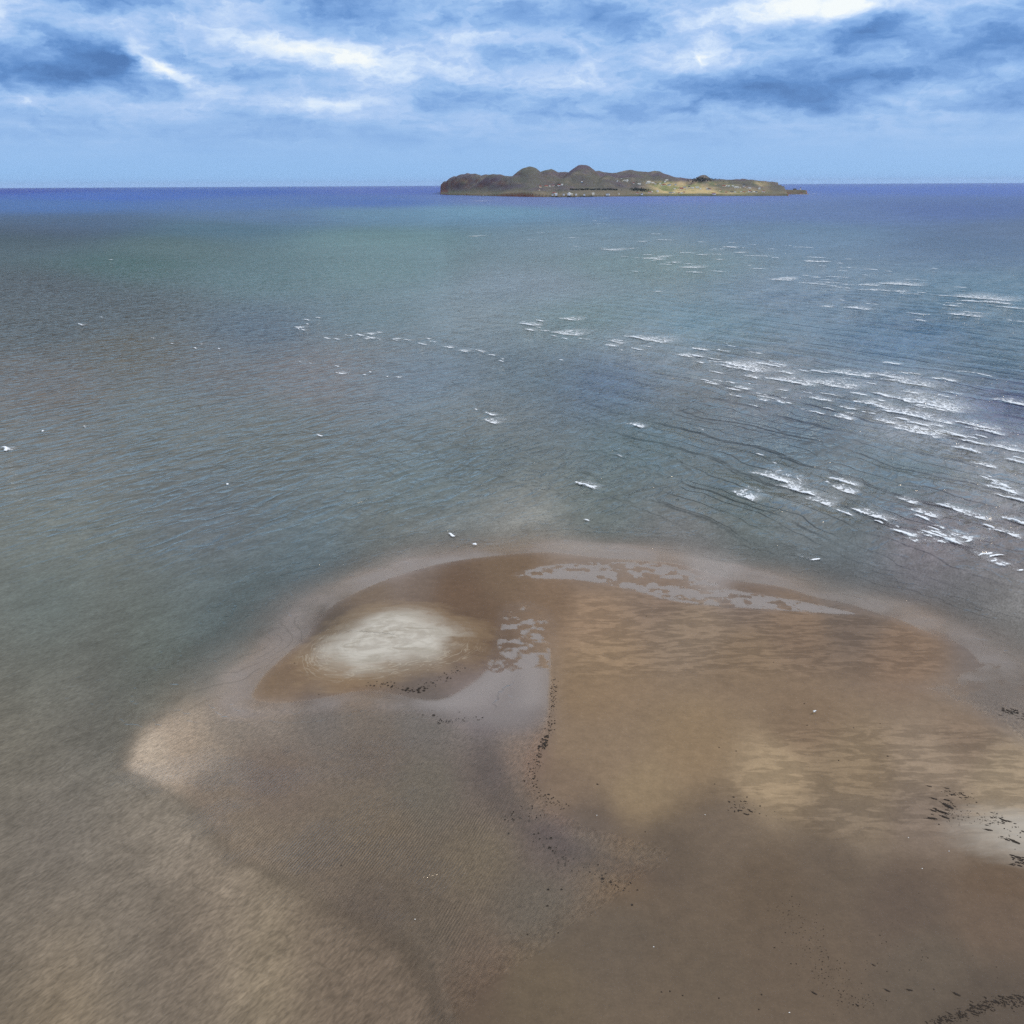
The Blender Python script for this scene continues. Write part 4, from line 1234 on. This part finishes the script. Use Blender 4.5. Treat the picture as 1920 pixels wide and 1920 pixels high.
# (u, v, length in photo px, kind)  kind: c crest, b big crest, l lacy trail
CAPS = """1132 410 18 c;1115 415 10 c;1125 421 20 c;1075 447 22 c;1012 437 14 c;995 451 15 c;1080 463 14 c;1142 470 50 l;1170 482 15 c;
1217 486 45 l;1270 492 20 c;1290 503 50 l;1230 440 22 c;1245 451 35 c;1200 454 22 l;1285 475 36 c;1240 482 30 l;1345 488 20 l;1345 510 30 c;
1317 455 16 c;1372 456 12 c;1397 466 12 c;1412 460 14 c;1347 468 20 c;1445 468 20 c;1477 462 14 c;1505 465 34 c;1420 481 48 c;1405 499 10 c;
1422 505 30 c;1525 484 40 c;1530 492 40 c;1542 500 12 c;1580 509 14 c;1590 503 26 c;1630 506 16 c;1665 510 12 c;1750 505 12 c;1510 518 14 c;
1525 521 20 c;1552 526 18 c;1570 521 36 c;1460 526 50 l;1525 533 50 c;1565 538 24 c;1625 536 40 l;1685 535 62 b;1715 526 30 c;1800 540 18 c;
1655 546 40 c;1705 553 36 c;1727 550 12 c;1760 556 26 c;1835 562 90 b;1907 581 30 b;1577 564 14 c;1635 572 18 c;1547 576 26 l;1602 580 40 b;
1720 590 28 c;1805 593 46 b;1827 588 40 c;1722 604 20 b;1902 603 22 c;987 610 36 b;990 620 22 b;1010 603 16 b;1020 621 14 b;1055 627 70 l;
1095 637 24 c;1145 641 22 b;1142 649 30 l;1062 600 46 l;1190 635 40 b;1220 640 70 l;1195 656 26 c;1212 651 20 c;1052 676 8 c;1310 657 30 b;
1360 646 8 c;1372 651 14 c;1280 669 44 l;1385 693 100 l;1375 687 60 b;1460 685 26 c;1415 663 20 c;1672 683 24 b;1230 548 20 l;1190 510 12 c;
1537 699 26 b;1587 703 60 b;1657 707 46 b;1697 721 66 b;1827 703 50 c;1480 718 70 b;1553 724 90 l;1610 740 26 c;1648 742 26 b;1557 742 30 c;
1513 738 14 c;1533 750 36 b;1643 752 18 b;1630 762 50 b;1730 760 100 b;1750 768 70 l;1697 780 66 b;1687 788 20 b;1720 797 26 b;1657 793 46 l;
1577 785 40 l;1470 756 26 c;1440 748 30 c;1500 767 16 c;1527 775 26 c;1347 732 8 c;1377 743 20 c;1410 762 14 c;1330 720 30 l;1387 729 36 l;
1827 801 50 b;1847 810 44 b;1780 817 40 b;1817 833 34 b;1713 813 90 l;1880 843 60 l;1907 868 30 b;1843 875 36 l;1855 903 16 b;1877 920 40 b;
1903 940 24 b;1897 758 50 b;1423 854 10 c;1453 870 8 c;1508 890 8 c;1310 806 16 c;1447 900 66 b;1497 922 46 b;1533 943 50 l;1578 907 40 b;
1577 922 46 l;1552 909 7 b;1390 932 56 l;1697 941 36 l;1627 967 46 b;1647 980 12 c;1780 956 40 b;1820 970 50 l;1727 967 46 l;1730 974 10 c;
1850 990 12 b;1757 991 12 b;1693 1002 30 b;1763 1010 46 b;1797 1007 40 l;1883 1003 34 b;1907 980 34 b;1707 1013 20 l;1860 1053 20 c;
1890 1062 36 l;1915 1072 14 c;1527 1051 22 c;1505 1047 10 c;1260 765 0 c;556 615 26 l;565 619 30 c;575 609 8 c;573 601 20 c;596 597 12 c;
612 635 20 c;630 637 14 c;648 630 10 c;672 630 16 b;690 627 26 l;711 624 16 c;708 637 16 c;762 639 12 b;789 646 24 c;801 637 10 b;
812 642 14 c;838 652 24 l;865 659 26 l;897 659 16 b;922 667 16 c;941 674 8 c;794 570 4 c;630 688 10 c;562 680 8 c;635 701 24 l;682 704 5 c;
693 699 5 c;728 707 4 c;745 708 14 l;583 682 8 c;285 635 10 c;320 645 10 c;375 646 12 c;365 654 10 c;410 655 6 c;190 596 6 c;150 610 24 c;
270 508 8 c;885 444 30 l;575 436 10 c;892 378 35 l;1035 384 12 l;207 488 10 c;893 769 6 c;918 778 20 b;915 792 40 l;1190 800 28 b;
1097 912 34 b;1162 855 10 c;1100 977 7 c;843 1005 12 c;890 1023 5 b;7 844 18 b;598 817 16 c;1498 365.3 44 c;1526 364.6 6 b;
425 910 5 c;155 802 8 c;80 810 6 c"""


def zone(u, v):
    if v < 400:
        return "on the blue water close to the island"
    if v < 432:
        return "in the farthest cluster below the tallest hill"
    if u < 480:
        return "scattered on the left side of the open water"
    if v < 475:
        return "far off below the island's left half" if u < 1260 else "far off below the island's right half"
    if v < 516 and u < 1400:
        return "in the thin far white line right of centre"
    if v < 516:
        return "in the far scatter below the headland"
    if v < 548 and u > 1400:
        return "in the second far row at right"
    if v < 610 and u > 1400:
        return "in the third far row towards the right edge"
    if u < 960 and v < 672:
        return "in the white row left of centre"
    if u < 760:
        return "in the loose group below the left white row"
    if u < 1260 and v < 690:
        return "in the bright cluster at the centre"
    if u < 1260:
        return "lone on the grey water above the sandbar"
    if v < 715 and u < 1500:
        return "at the surf band's upper left end"
    if v < 745 and u < 1640:
        return "in the thick middle of the surf band"
    if v < 780 and u < 1560:
        return "along the lower left edge of the surf band"
    if v < 780:
        return "in the upper right part of the surf band"
    if v < 850:
        return "at the right end of the surf band"
    if u > 1820 and v < 960:
        return "in the curved row at the right edge"
    if v < 950 and u < 1620:
        return "in the inner surf patch right of centre"
    if v < 1020:
        return "in the inner surf row at lower right"
    return "in the last thin line off the beach"


caps = []
# the thinner crests strung along the surf bands
cr_ = random.Random(77)
for band, n_, l0, l1_, jit in (([(1290, 668), (1390, 695), (1490, 722), (1600, 748), (1700, 778), (1800, 808), (1915, 850)], 34, 12, 44, 16),
                               ([(1330, 715), (1430, 745), (1520, 772), (1620, 800)], 10, 10, 30, 7), ([(1560, 700), (1700, 720), (1850, 755)], 8, 14, 40, 14),
                               ([(1440, 895), (1530, 940), (1640, 975), (1760, 1008), (1900, 1060)], 16, 12, 36, 10),
                               ([(1130, 462), (1210, 484), (1300, 506)], 10, 10, 26, 5), ([(1300, 468), (1500, 488), (1660, 508)], 14, 10, 28, 9),
                               ([(1430, 520), (1560, 536), (1700, 552), (1880, 574)], 14, 14, 40, 6), ([(975, 606), (1050, 630), (1150, 645), (1220, 655)], 10, 8, 26, 7),
                               ([(560, 612), (680, 632), (800, 645), (940, 675)], 10, 7, 18, 5), ([(1840, 870), (1870, 905), (1910, 945)], 6, 14, 34, 8)):
    for _ in range(n_):
        f = cr_.random() * (len(band) - 1)
        i_ = min(int(f), len(band) - 2)
        f -= i_
        bu = band[i_][0] * (1 - f) + band[i_ + 1][0] * f + cr_.gauss(0, 10)
        bv = band[i_][1] * (1 - f) + band[i_ + 1][1] * f + cr_.gauss(0, jit)
        CAPS += ";%d %d %d %s" % (bu, bv, cr_.uniform(l0, l1_), cr_.choice("ccbl"))
for s_ in CAPS.replace("\n", "").split(";"):
    u, v, L, kd = s_.split()
    if float(L) > 0:
        caps.append((float(u), float(v), float(L), kd, zone(float(u), float(v))))
zones = {}
for c_ in caps:
    zones.setdefault(c_[4], []).append(c_)
for zn in list(zones):                 # a crowded zone reads as its left, middle and right thirds
    cl = sorted(zones[zn])
    if len(cl) > 14:
        del zones[zn]
        k3 = len(cl) // 3
        for nm, part_ in (("left third", cl[:k3]), ("middle", cl[k3:2 * k3]), ("right third", cl[2 * k3:])):
            zones["%s, %s" % (zn, nm)] = part_
fr_ = np.random.default_rng(3)
for zn, cl in zones.items():  #CAPLOOP
    cl.sort()
    for i, (u, v, L, kd, _) in enumerate(cl):
        x0, y0 = (float(q) for q in ground(u, v))
        dist = math.hypot(x0, y0)
        mpp = math.hypot(dist, H) / F
        nx, ny = swell_dir(x0, y0)
        if v > 1015:
            nx, ny = -0.35, 0.94
        tx, ty = ny, -nx                                   # along the crest, to the right and nearer
        crest = (1.1 if kd != 'l' else 0.85) * L * mpp / max(abs(tx), 0.35)
        trail = {'c': 0.7, 'b': 1.15, 'l': 1.25}[kd] * L * mpp / max(abs(nx), 0.5)
        trail = max(trail, 1.2)
        crest = max(crest, 1.0)
        lip = {'c': 0.36, 'b': 0.52, 'l': 0.26}[kd] * (1 + 0.0011 * dist)
        rise = {'c': 0.22, 'b': 0.42, 'l': 0.06}[kd] * (1 + 0.0012 * dist)
        ns = int(np.clip(L / 1.6, 10, 44))
        nt = 16
        S = np.linspace(-0.5, 0.5, ns)
        T = np.concatenate([np.linspace(-lip * 0.8, 0, 4), lip * 0.5 + np.linspace(0, 1, nt - 4) ** 1.4 * trail])
        SS, TT = np.meshgrid(S, T)
        seed = int(fr_.integers(1000))
        wig = (0.8 + 0.05 * crest) * fbm(SS * crest / 3.5 + seed, np.zeros_like(SS) + 3.3, seed % 50, 3)
        taper = np.clip(1 - np.abs(2 * SS) ** 3, 0, 1) * np.clip(0.85 + 1.3 * fbm(SS * crest / 2.2 + seed, 0 * SS, (seed + 9) % 60, 2), 0.3, 1)
        # the trail leans to the right, downwind of the crest's left end
        fade = 1 - np.clip(np.maximum(TT, 0) / (trail * (0.35 + 0.65 * np.clip(0.95 - SS, 0.3, 1.0))), 0, 1)
        frontz = np.where(TT < 0, np.clip(1 + TT / (lip * 0.8), 0, 1), 1)
        lipm = np.exp(-(np.maximum(TT, 0) / lip) ** 2) * frontz
        base_f = {'c': 0.40, 'b': 0.56, 'l': 0.54}[kd]
        foam = np.maximum(lipm * taper * (1.0 if kd != 'l' else 0.55), base_f * fade ** 0.6 * np.clip(1 - np.abs(2 * SS) ** 4, 0, 1) * (TT >= 0))
        PX = x0 + SS * crest * tx + (TT + wig) * nx
        PY = y0 + SS * crest * ty + (TT + wig) * ny
        up, vp = chart(PX, PY)
        dd = np.hypot(PX, PY)
        if v > 1000:
            sbp = np.full(PX.size, -10.0)
        else:
            sbp = np.full(PX.size, -60.0)
        zz = sea_height(PX.ravel(), PY.ravel(), dd.ravel(), sbp).reshape(PX.shape) if dist < 1750 else np.zeros_like(PX)
        zz = zz + 0.05 + 0.00045 * dist + rise * lipm * taper * (0.8 + 0.6 * fbm(SS * crest / 1.1 + seed, TT, 5, 2))
        me, _s = grid_mesh("breaking_wave", PX.ravel() - x0, PY.ravel() - y0, zz.ravel(), PX.shape)
        put_attr(me, "foam", foam.ravel())
        if len(me.polygons) and me.polygons[len(me.polygons) // 2].normal.z < 0:
            me.flip_normals()
        word = {'c': 'thin white', 'b': 'bright thick', 'l': 'lacy'}[kd]
        if L >= 44:
            word = {'c': 'long thin', 'b': 'long bright', 'l': 'wide lacy'}[kd]
        o = add("breaking_wave", me, m_foam, label="%s whitecap %s, %s" % (word.split()[-1], zn, ORD[i]) if len(cl) > 1 else "%s whitecap %s" % (word, zn),
                category="whitecap", group="whitecaps " + zn)
        o.location = (x0, y0, 0)

# ------------------------------------------------------------------ seaweed and litter on the sand
m_weed = simple_mat("dark_seaweed", (48, 38, 29), 0.75, 0.3, 0.5, 5.0)


def weed_mesh(bm, seed, stretch=1.0, n_str=5):
    r = random.Random(seed)
    # a knotted heart with ragged fronds lying on the sand
    n = 10
    prev = None
    for (f, zz) in ((1.0, -0.06), (0.92, 0.10), (0.6, 0.22), (0.15, 0.27)):
        ring = []
        for i in range(n):
            a = 6.2832 * i / n
            q = 0.30 * f * r.uniform(0.65, 1.3)
            ring.append(bm.verts.new((q * math.cos(a) * stretch, q * math.sin(a), zz * r.uniform(.7, 1.2))))
        if prev:
            for i in range(n):
                bm.faces.new((prev[i], prev[(i + 1) % n], ring[(i + 1) % n], ring[i]))
        prev = ring
    bm.faces.new(prev)
    for s_ in range(n_str):
        a = r.uniform(0, 6.283)
        x, y = 0.1 * math.cos(a), 0.1 * math.sin(a)
        w = r.uniform(0.05, 0.09)
        pr = None
        for j in range(5):
            ca_, sa_ = math.cos(a), math.sin(a)
            ww = w * (1 - j / 5.5)
            row = [bm.verts.new((x * stretch - sa_ * ww, y + ca_ * ww, 0.0)), bm.verts.new((x * stretch, y, 0.09 * (1 - j / 6))),
                   bm.verts.new((x * stretch + sa_ * ww, y - ca_ * ww, 0.0))]
            if pr:
                for k_ in range(2):
                    bm.faces.new((pr[k_], row[k_], row[k_ + 1], pr[k_ + 1]))
            pr = row
            a += r.uniform(-.6, .6)
            st = r.uniform(0.08, 0.14)
            x, y = x + st * ca_, y + st * sa_


WEED = []
for k_ in range(6):
    me = bm_mesh("seaweed_clump", lambda bm: weed_mesh(bm, 40 + k_, 1.0 if k_ < 4 else 3.2, 5 if k_ < 4 else 3))
    me.materials.append(m_weed)
    WEED.append(me)


def sand_z(x, y):
    z, *_ = relief(np.array([x]), np.array([y]))
    return float(z[0])


wrng = random.Random(21)
clumps = []          # (u, v, size m, strand, long)


def strand(pts, n, jit, s0, s1, name, longp=0.0):
    pts = np.array(pts, float)
    seg = np.r_[0, np.cumsum(np.hypot(*np.diff(pts, axis=0).T))]
    for _ in range(n):
        t = wrng.random() * seg[-1]
        u = np.interp(t, seg, pts[:, 0]) + wrng.gauss(0, jit)
        v = np.interp(t, seg, pts[:, 1]) + wrng.gauss(0, jit * 0.55)
        sz = s0 + (s1 - s0) * wrng.random() ** 3
        clumps.append((float(u), float(v), sz, name, wrng.random() < longp))


def cloud(u0, v0, su, sv, n, s0, s1, name, longp=0.0):
    for _ in range(n):
        clumps.append((wrng.gauss(u0, su), wrng.gauss(v0, sv), s0 + (s1 - s0) * wrng.random() ** 3, name, wrng.random() < longp))


def one(u, v, sz, name, lg=False):
    clumps.append((u, v, sz, name, lg))


A1 = "on the strandline below the pale mound"
strand([(690, 1284), (740, 1288), (770, 1296), (800, 1290), (822, 1277), (850, 1264), (872, 1254)], 95, 5, .16, .62, A1)
strand([(762, 1293), (778, 1298), (800, 1288)], 22, 4, .3, .9, A1)
for q in ((838, 1275, .5), (872, 1255, .5), (795, 1296, .9), (812, 1283, .7), (785, 1299, .8), (765, 1292, .9)):
    one(*q, A1)
A2 = "in the shallow water below the pool"
strand([(818, 1354), (845, 1351), (880, 1348), (905, 1346)], 40, 4, .14, .5, A2)
for q in ((793, 1340, .5), (813, 1341, .95), (861, 1335, .5), (822, 1355, .6), (842, 1352, .6)):
    one(*q, A2)
A3 = "on the long curved strandline beside the pool"
strand([(1040, 1265), (1037, 1310), (1034, 1345), (1030, 1375), (1022, 1392), (1012, 1410), (1004, 1430)], 150, 4, .14, .55, A3)
strand([(1026, 1380), (1020, 1395), (1014, 1404)], 45, 4, .25, .8, A3)
strand([(1004, 1430), (1000, 1452), (1003, 1475), (1015, 1490), (1035, 1502)], 70, 7, .14, .55, A3)
A4 = "scattered in the dark wet hollow left of centre"
cloud(985, 1528, 22, 8, 34, .12, .45, A4)
strand([(1005, 1568), (1030, 1590), (1060, 1610), (1100, 1632), (1140, 1650), (1175, 1665)], 90, 14, .12, .42, A4)
strand([(1035, 1500), (1060, 1520)], 30, 8, .12, .35, A4)
for q in ((1033, 1571, .7), (1031, 1589, .75), (1130, 1647, .6), (1145, 1654, .55), (1028, 1667, .5), (1053, 1667, .5), (1026, 1698, .5), (1185, 1697, .5), (954, 1562, .5), (983, 1464, .55), (1000, 1460, .6)):
    one(*q, A4)
A5 = "in the dark drift left of the right-hand dry sand"
for q in ((1751, 1502, 1.0, True), (1776, 1505, 1.1, True), (1777, 1517, 1.9, True), (1770, 1529, 1.5, True), (1748, 1539, 1.5, True), (1772, 1538, 1.3, True),
          (1742, 1478, .8, True), (1775, 1482, .8, True), (1785, 1512, .7, False), (1750, 1525, 1.0, True), (1765, 1528, .9, True), (1782, 1519, .9, False)):
    one(q[0], q[1], q[2], A5, q[3])
cloud(1774, 1522, 13, 11, 30, .15, .5, A5, .4)
strand([(1768, 1489), (1790, 1492), (1820, 1496)], 30, 6, .14, .4, A5, .3)
A6 = "dotted over the dry sand at the right edge"
cloud(1862, 1546, 14, 7, 46, .12, .4, A6, .3)
cloud(1805, 1535, 22, 10, 60, .10, .28, A6)
cloud(1895, 1575, 16, 14, 26, .14, .5, A6, .4)
for q in ((1830, 1510, .4, False), (1902, 1587, .8, True), (1853, 1564, .6, True), (1880, 1546, .6, True), (1888, 1548, .6, True)):
    one(q[0], q[1], q[2], A6, q[3])
A7 = "in the ragged heap at the right edge of the frame"
cloud(1912, 1618, 7, 6, 24, .3, 1.0, A7, .7)
A8 = "in the far pool at the right edge"
cloud(1900, 1335, 16, 5, 26, .2, .8, A8, .7)
strand([(1875, 1330), (1915, 1338)], 22, 4, .2, .8, A8, .7)
A9 = "on the small dark rise in the middle of the sandbar"
cloud(1388, 1512, 12, 6, 34, .14, .5, A9, .4)
cloud(1420, 1520, 22, 9, 20, .10, .3, A9)
A10 = "speckled over the dark flats at lower right"
strand([(1470, 1690), (1500, 1745), (1530, 1800), (1560, 1840), (1590, 1870)], 330, 24, .06, .2, A10)
cloud(1610, 1880, 22, 12, 70, .06, .2, A10)
cloud(1700, 1790, 90, 40, 90, .06, .2, A10)
for q in ((1527, 1863, .4, True), (1608, 1886, .45, False), (1664, 1858, .4, True), (1706, 1857, .4, True), (1794, 1865, .5, True), (1428, 1865, .3, False), (1423, 1893, .3, False), (1638, 1810, .3, True), (1553, 1795, .3, False), (1452, 1777, .3, False)):
    one(q[0], q[1], q[2], A10, q[3])
A11 = "in the dense dark band at the bottom right corner"
strand([(1745, 1925), (1790, 1905), (1830, 1895), (1850, 1882), (1890, 1880), (1930, 1872)], 420, 11, .10, .36, A11, .3)
A12 = "lying alone on the bare sandbar"
for q in ((553, 1247, .42), (598, 1303, .36), (1212, 1158, .4), (1340, 1472, .3), (1348, 1404, .35), (1380, 1411, .35), (1572, 1429, .35), (1664, 1421, .45), (1508, 1322, .4), (1120, 1473, .5), (1513, 1363, .35), (853, 1702, .3), (640, 1622, .35),
          (820, 1343, .3), (1256, 1859, .3), (1280, 1867, .3), (1348, 1872, .3), (989, 1752, .3), (1047, 1749, .3), (1210, 1560, .3), (40, 1818, .3), (1600, 1368, .35), (1240, 1860, .3), (900, 1060, .3), (1450, 1245, .3), (1650, 1360, .3)):
    one(q[0], q[1], q[2], A12)
clumps = [c_ for c_ in clumps if -40 < c_[0] < 1990 and c_[1] < 1990]
X_, Y_ = ground([c_[0] for c_ in clumps], [c_[1] for c_ in clumps])
Zc, *_ = relief(X_, Y_)
rangesz = np.array([c_[2] for c_ in clumps]) / np.hypot(X_, Y_)
big_i = set(np.argsort(-rangesz)[:250].tolist()) | {i for i, c_ in enumerate(clumps) if c_[3] == A12}
byname = {}
for i in big_i:
    byname.setdefault(clumps[i][3], []).append(i)
for nm, ids in byname.items():
    ids.sort(key=lambda i: clumps[i][0])
    for j, i in enumerate(ids):
        u, v, sz, _n, lg = clumps[i]
        o = bpy.data.objects.new("seaweed_clump", WEED[wrng.randrange(4, 6) if lg else wrng.randrange(4)])
        COL.objects.link(o)
        o.location = (float(X_[i]), float(Y_[i]), max(float(Zc[i]), -0.03) + 0.004)
        o.rotation_euler = (0, 0, wrng.uniform(2.2, 3.0) if lg else wrng.uniform(0, 6.28))
        sz *= 0.36 if nm in (A5, A7, A8) else 0.66
        o.scale = (sz, sz, sz * 0.6)
        if nm == A12:
            lab = "small dark seaweed clump %s, %s" % (nm, ORD[j] if j < len(ORD) else "near the right edge")
        else:
            lab = "%s dark seaweed clump %s" % ("long" if lg else ("large" if sz > .55 else "small"), nm)
        o["label"], o["category"], o["group"] = lab, "seaweed", "seaweed clumps " + nm
# the countless smaller scraps
bmL = bmesh.new()
for i, (u, v, sz, nm, lg) in enumerate(clumps):
    if i in big_i:
        continue
    a = wrng.uniform(2.2, 3.0) if lg else wrng.uniform(0, 6.28)
    st = 3.0 if lg else wrng.uniform(1, 1.8)
    x, y, z = float(X_[i]), float(Y_[i]), max(float(Zc[i]), -0.02)
    n = 7
    lo, hi = [], []
    for q in range(n):
        b = 6.2832 * q / n
        r = 0.26 * sz * wrng.uniform(.6, 1.35)
        px, py = r * st * math.cos(b), r * math.sin(b)
        px, py = px * math.cos(a) - py * math.sin(a), px * math.sin(a) + py * math.cos(a)
        lo.append(bmL.verts.new((x + px, y + py, z - 0.02)))
        hi.append(bmL.verts.new((x + px * .7, y + py * .7, z + 0.16 * sz)))
    for q in range(n):
        bmL.faces.new((lo[q], lo[(q + 1) % n], hi[(q + 1) % n], hi[q]))
    bmL.faces.new(hi)
me = bpy.data.meshes.new("seaweed_scraps")
bmL.to_mesh(me)
bmL.free()
add("seaweed_scraps", me, m_weed, kind="stuff", label="countless tiny dark seaweed scraps along the strandlines")

# white shells
m_shell = simple_mat("white_shell", (232, 228, 220), 0.5, 0.4, 0.08, 8.0)


def shell_mesh(bm):
    n = 11
    prev = [bm.verts.new((0.0, -0.10, 0.02))] * n
    for f, zz in ((0.35, 0.07), (0.7, 0.08), (1.0, 0.0)):
        ring = []
        for i in range(n):
            a = math.radians(20 + 140 * i / (n - 1))
            ring.append(bm.verts.new((0.16 * f * math.cos(a), -0.10 + 0.24 * f * math.sin(a), zz + (0.012 if i % 2 else 0))))
        for i in range(n - 1):
            vs_ = [prev[i], prev[i + 1], ring[i + 1], ring[i]]
            vs_ = list(dict.fromkeys(vs_))
            bm.faces.new(vs_)
        prev = ring


me_sh = bm_mesh("shell", shell_mesh)
me_sh.materials.append(m_shell)
for (u, v, lab) in ((1119, 1530, "tiny white shell below the strandline on the dark damp sand"), (1226, 1776, "tiny white shell on bare flats at bottom centre"),
                    (778, 1724, "tiny white shell on the pinkish shallow patch"), (1779, 1599, "tiny white shell below the right-hand dry sand"),
                    (1703, 1573, "tiny white shell left of the right-hand dry sand"), (1322, 1528, "tiny white shell in the dark hollow of the sandbar"),
                    (1480, 1899, "tiny white shell at the bottom right of centre"), (1729, 1630, "tiny white shell on the grey flats at right")):
    x, y = (float(q) for q in ground(u, v))
    o = bpy.data.objects.new("shell", me_sh)
    COL.objects.link(o)
    o.location = (x, y, max(sand_z(x, y), 0) + 0.01)
    o.scale = (0.42, 0.42, 0.42)
    o.rotation_euler = (0.3, 0, u)
    o["label"], o["category"], o["group"] = lab, "shell", "white shells on the sand"

# a white gull standing on the bar
gx, gy = (float(q) for q in ground(1526, 1341))
gull = bpy.data.objects.new("gull", None)
COL.objects.link(gull)
gull.location = (gx, gy, max(sand_z(gx, gy), 0))
gull.rotation_euler = (0, 0, math.radians(222))
gull["label"], gull["category"] = "single white gull standing on the damp brown sandbar", "bird"
m_white = simple_mat("white_feathers", (240, 240, 238), 0.7, 0.2, 0.04, 6.0)
m_grey = simple_mat("grey_feathers", (176, 180, 184), 0.7, 0.2, 0.06, 6.0)
m_beak = simple_mat("yellow_bill", (214, 170, 60), 0.5, 0.3)


def gull_body(bm):
    # rings from tail to bill-end of the head: x, z, half width, half height
    sec = [(-0.36, 0.27, .035, .012), (-0.26, 0.26, .055, .03), (-0.12, 0.25, .09, .085), (0.03, 0.255, .10, .105), (0.14, 0.29, .085, .09),
           (0.19, 0.35, .055, .06), (0.22, 0.41, .048, .05), (0.26, 0.43, .045, .045), (0.30, 0.425, .025, .025)]
    prev = None
    n = 12
    for x, z, w, h_ in sec:
        ring = [bm.verts.new((x, w * math.cos(6.2832 * i / n), z + h_ * math.sin(6.2832 * i / n))) for i in range(n)]
        if prev:
            for i in range(n):
                bm.faces.new((prev[i], prev[(i + 1) % n], ring[(i + 1) % n], ring[i]))
        else:
            bm.faces.new(ring[::-1])
        prev = ring
    bm.faces.new(prev)


def gull_wing(bm, sgn):
    out_ = [(0.12, .30), (0.02, .345), (-0.14, .335), (-0.30, .30), (-0.42, .275), (-0.26, .255), (-0.08, .225), (0.06, .235)]
    a = [bm.verts.new((x, sgn * (0.104 - 0.12 * max(0, -x - 0.1)), z)) for x, z in out_]
    b = [bm.verts.new((x, sgn * (0.086 - 0.12 * max(0, -x - 0.1)), z)) for x, z in out_]
    n = len(out_)
    bm.faces.new(a)
    bm.faces.new(b[::-1])
    for i in range(n):
        bm.faces.new((a[i], b[i], b[(i + 1) % n], a[(i + 1) % n]))


g = part("body", gull, m_white, gull_body)
for p_ in g.data.polygons:
    p_.use_smooth = True
for sg in (1, -1):
    part("wing", gull, m_grey, lambda bm: gull_wing(bm, sg))
    part("leg", gull, m_beak, lambda bm: (lathe(bm, [(0.008, 0.012), (0.007, 0.17)], 6, 0.0, sg * 0.045),
                                          prism(bm, [(-0.01, sg * .045 - .008), (0.05, sg * .045 - .03), (0.05, sg * .045 + .03), (-0.01, sg * .045 + .008)], 0.0, 0.012)))
part("bill", gull, m_beak, lambda bm: prism(bm, [(0.31, -.011), (0.31, .011), (0.375, .004), (0.375, -.004)], 0.412, 0.432))

# ------------------------------------------------------------------ air
HAZE = 1.0 / 100000.0
bm = bmesh.new()
box(bm, -45000, 45000, -800, 88000, -6.0, 215.0)
me = bpy.data.meshes.new("haze")
bm.to_mesh(me)
bm.free()
m_haze, N = material("haze")
pv = N.n('ShaderNodeVolumePrincipled')
pv.inputs['Color'].default_value = (0.62, 0.78, 1.0, 1)
pv.inputs['Density'].default_value = HAZE
pv.inputs['Anisotropy'].default_value = 0.1
N.put(N.n('ShaderNodeOutputMaterial').inputs['Volume'], pv.outputs[0])
add("haze", me, m_haze, kind="stuff", label="thin blue sea haze over the whole bay")
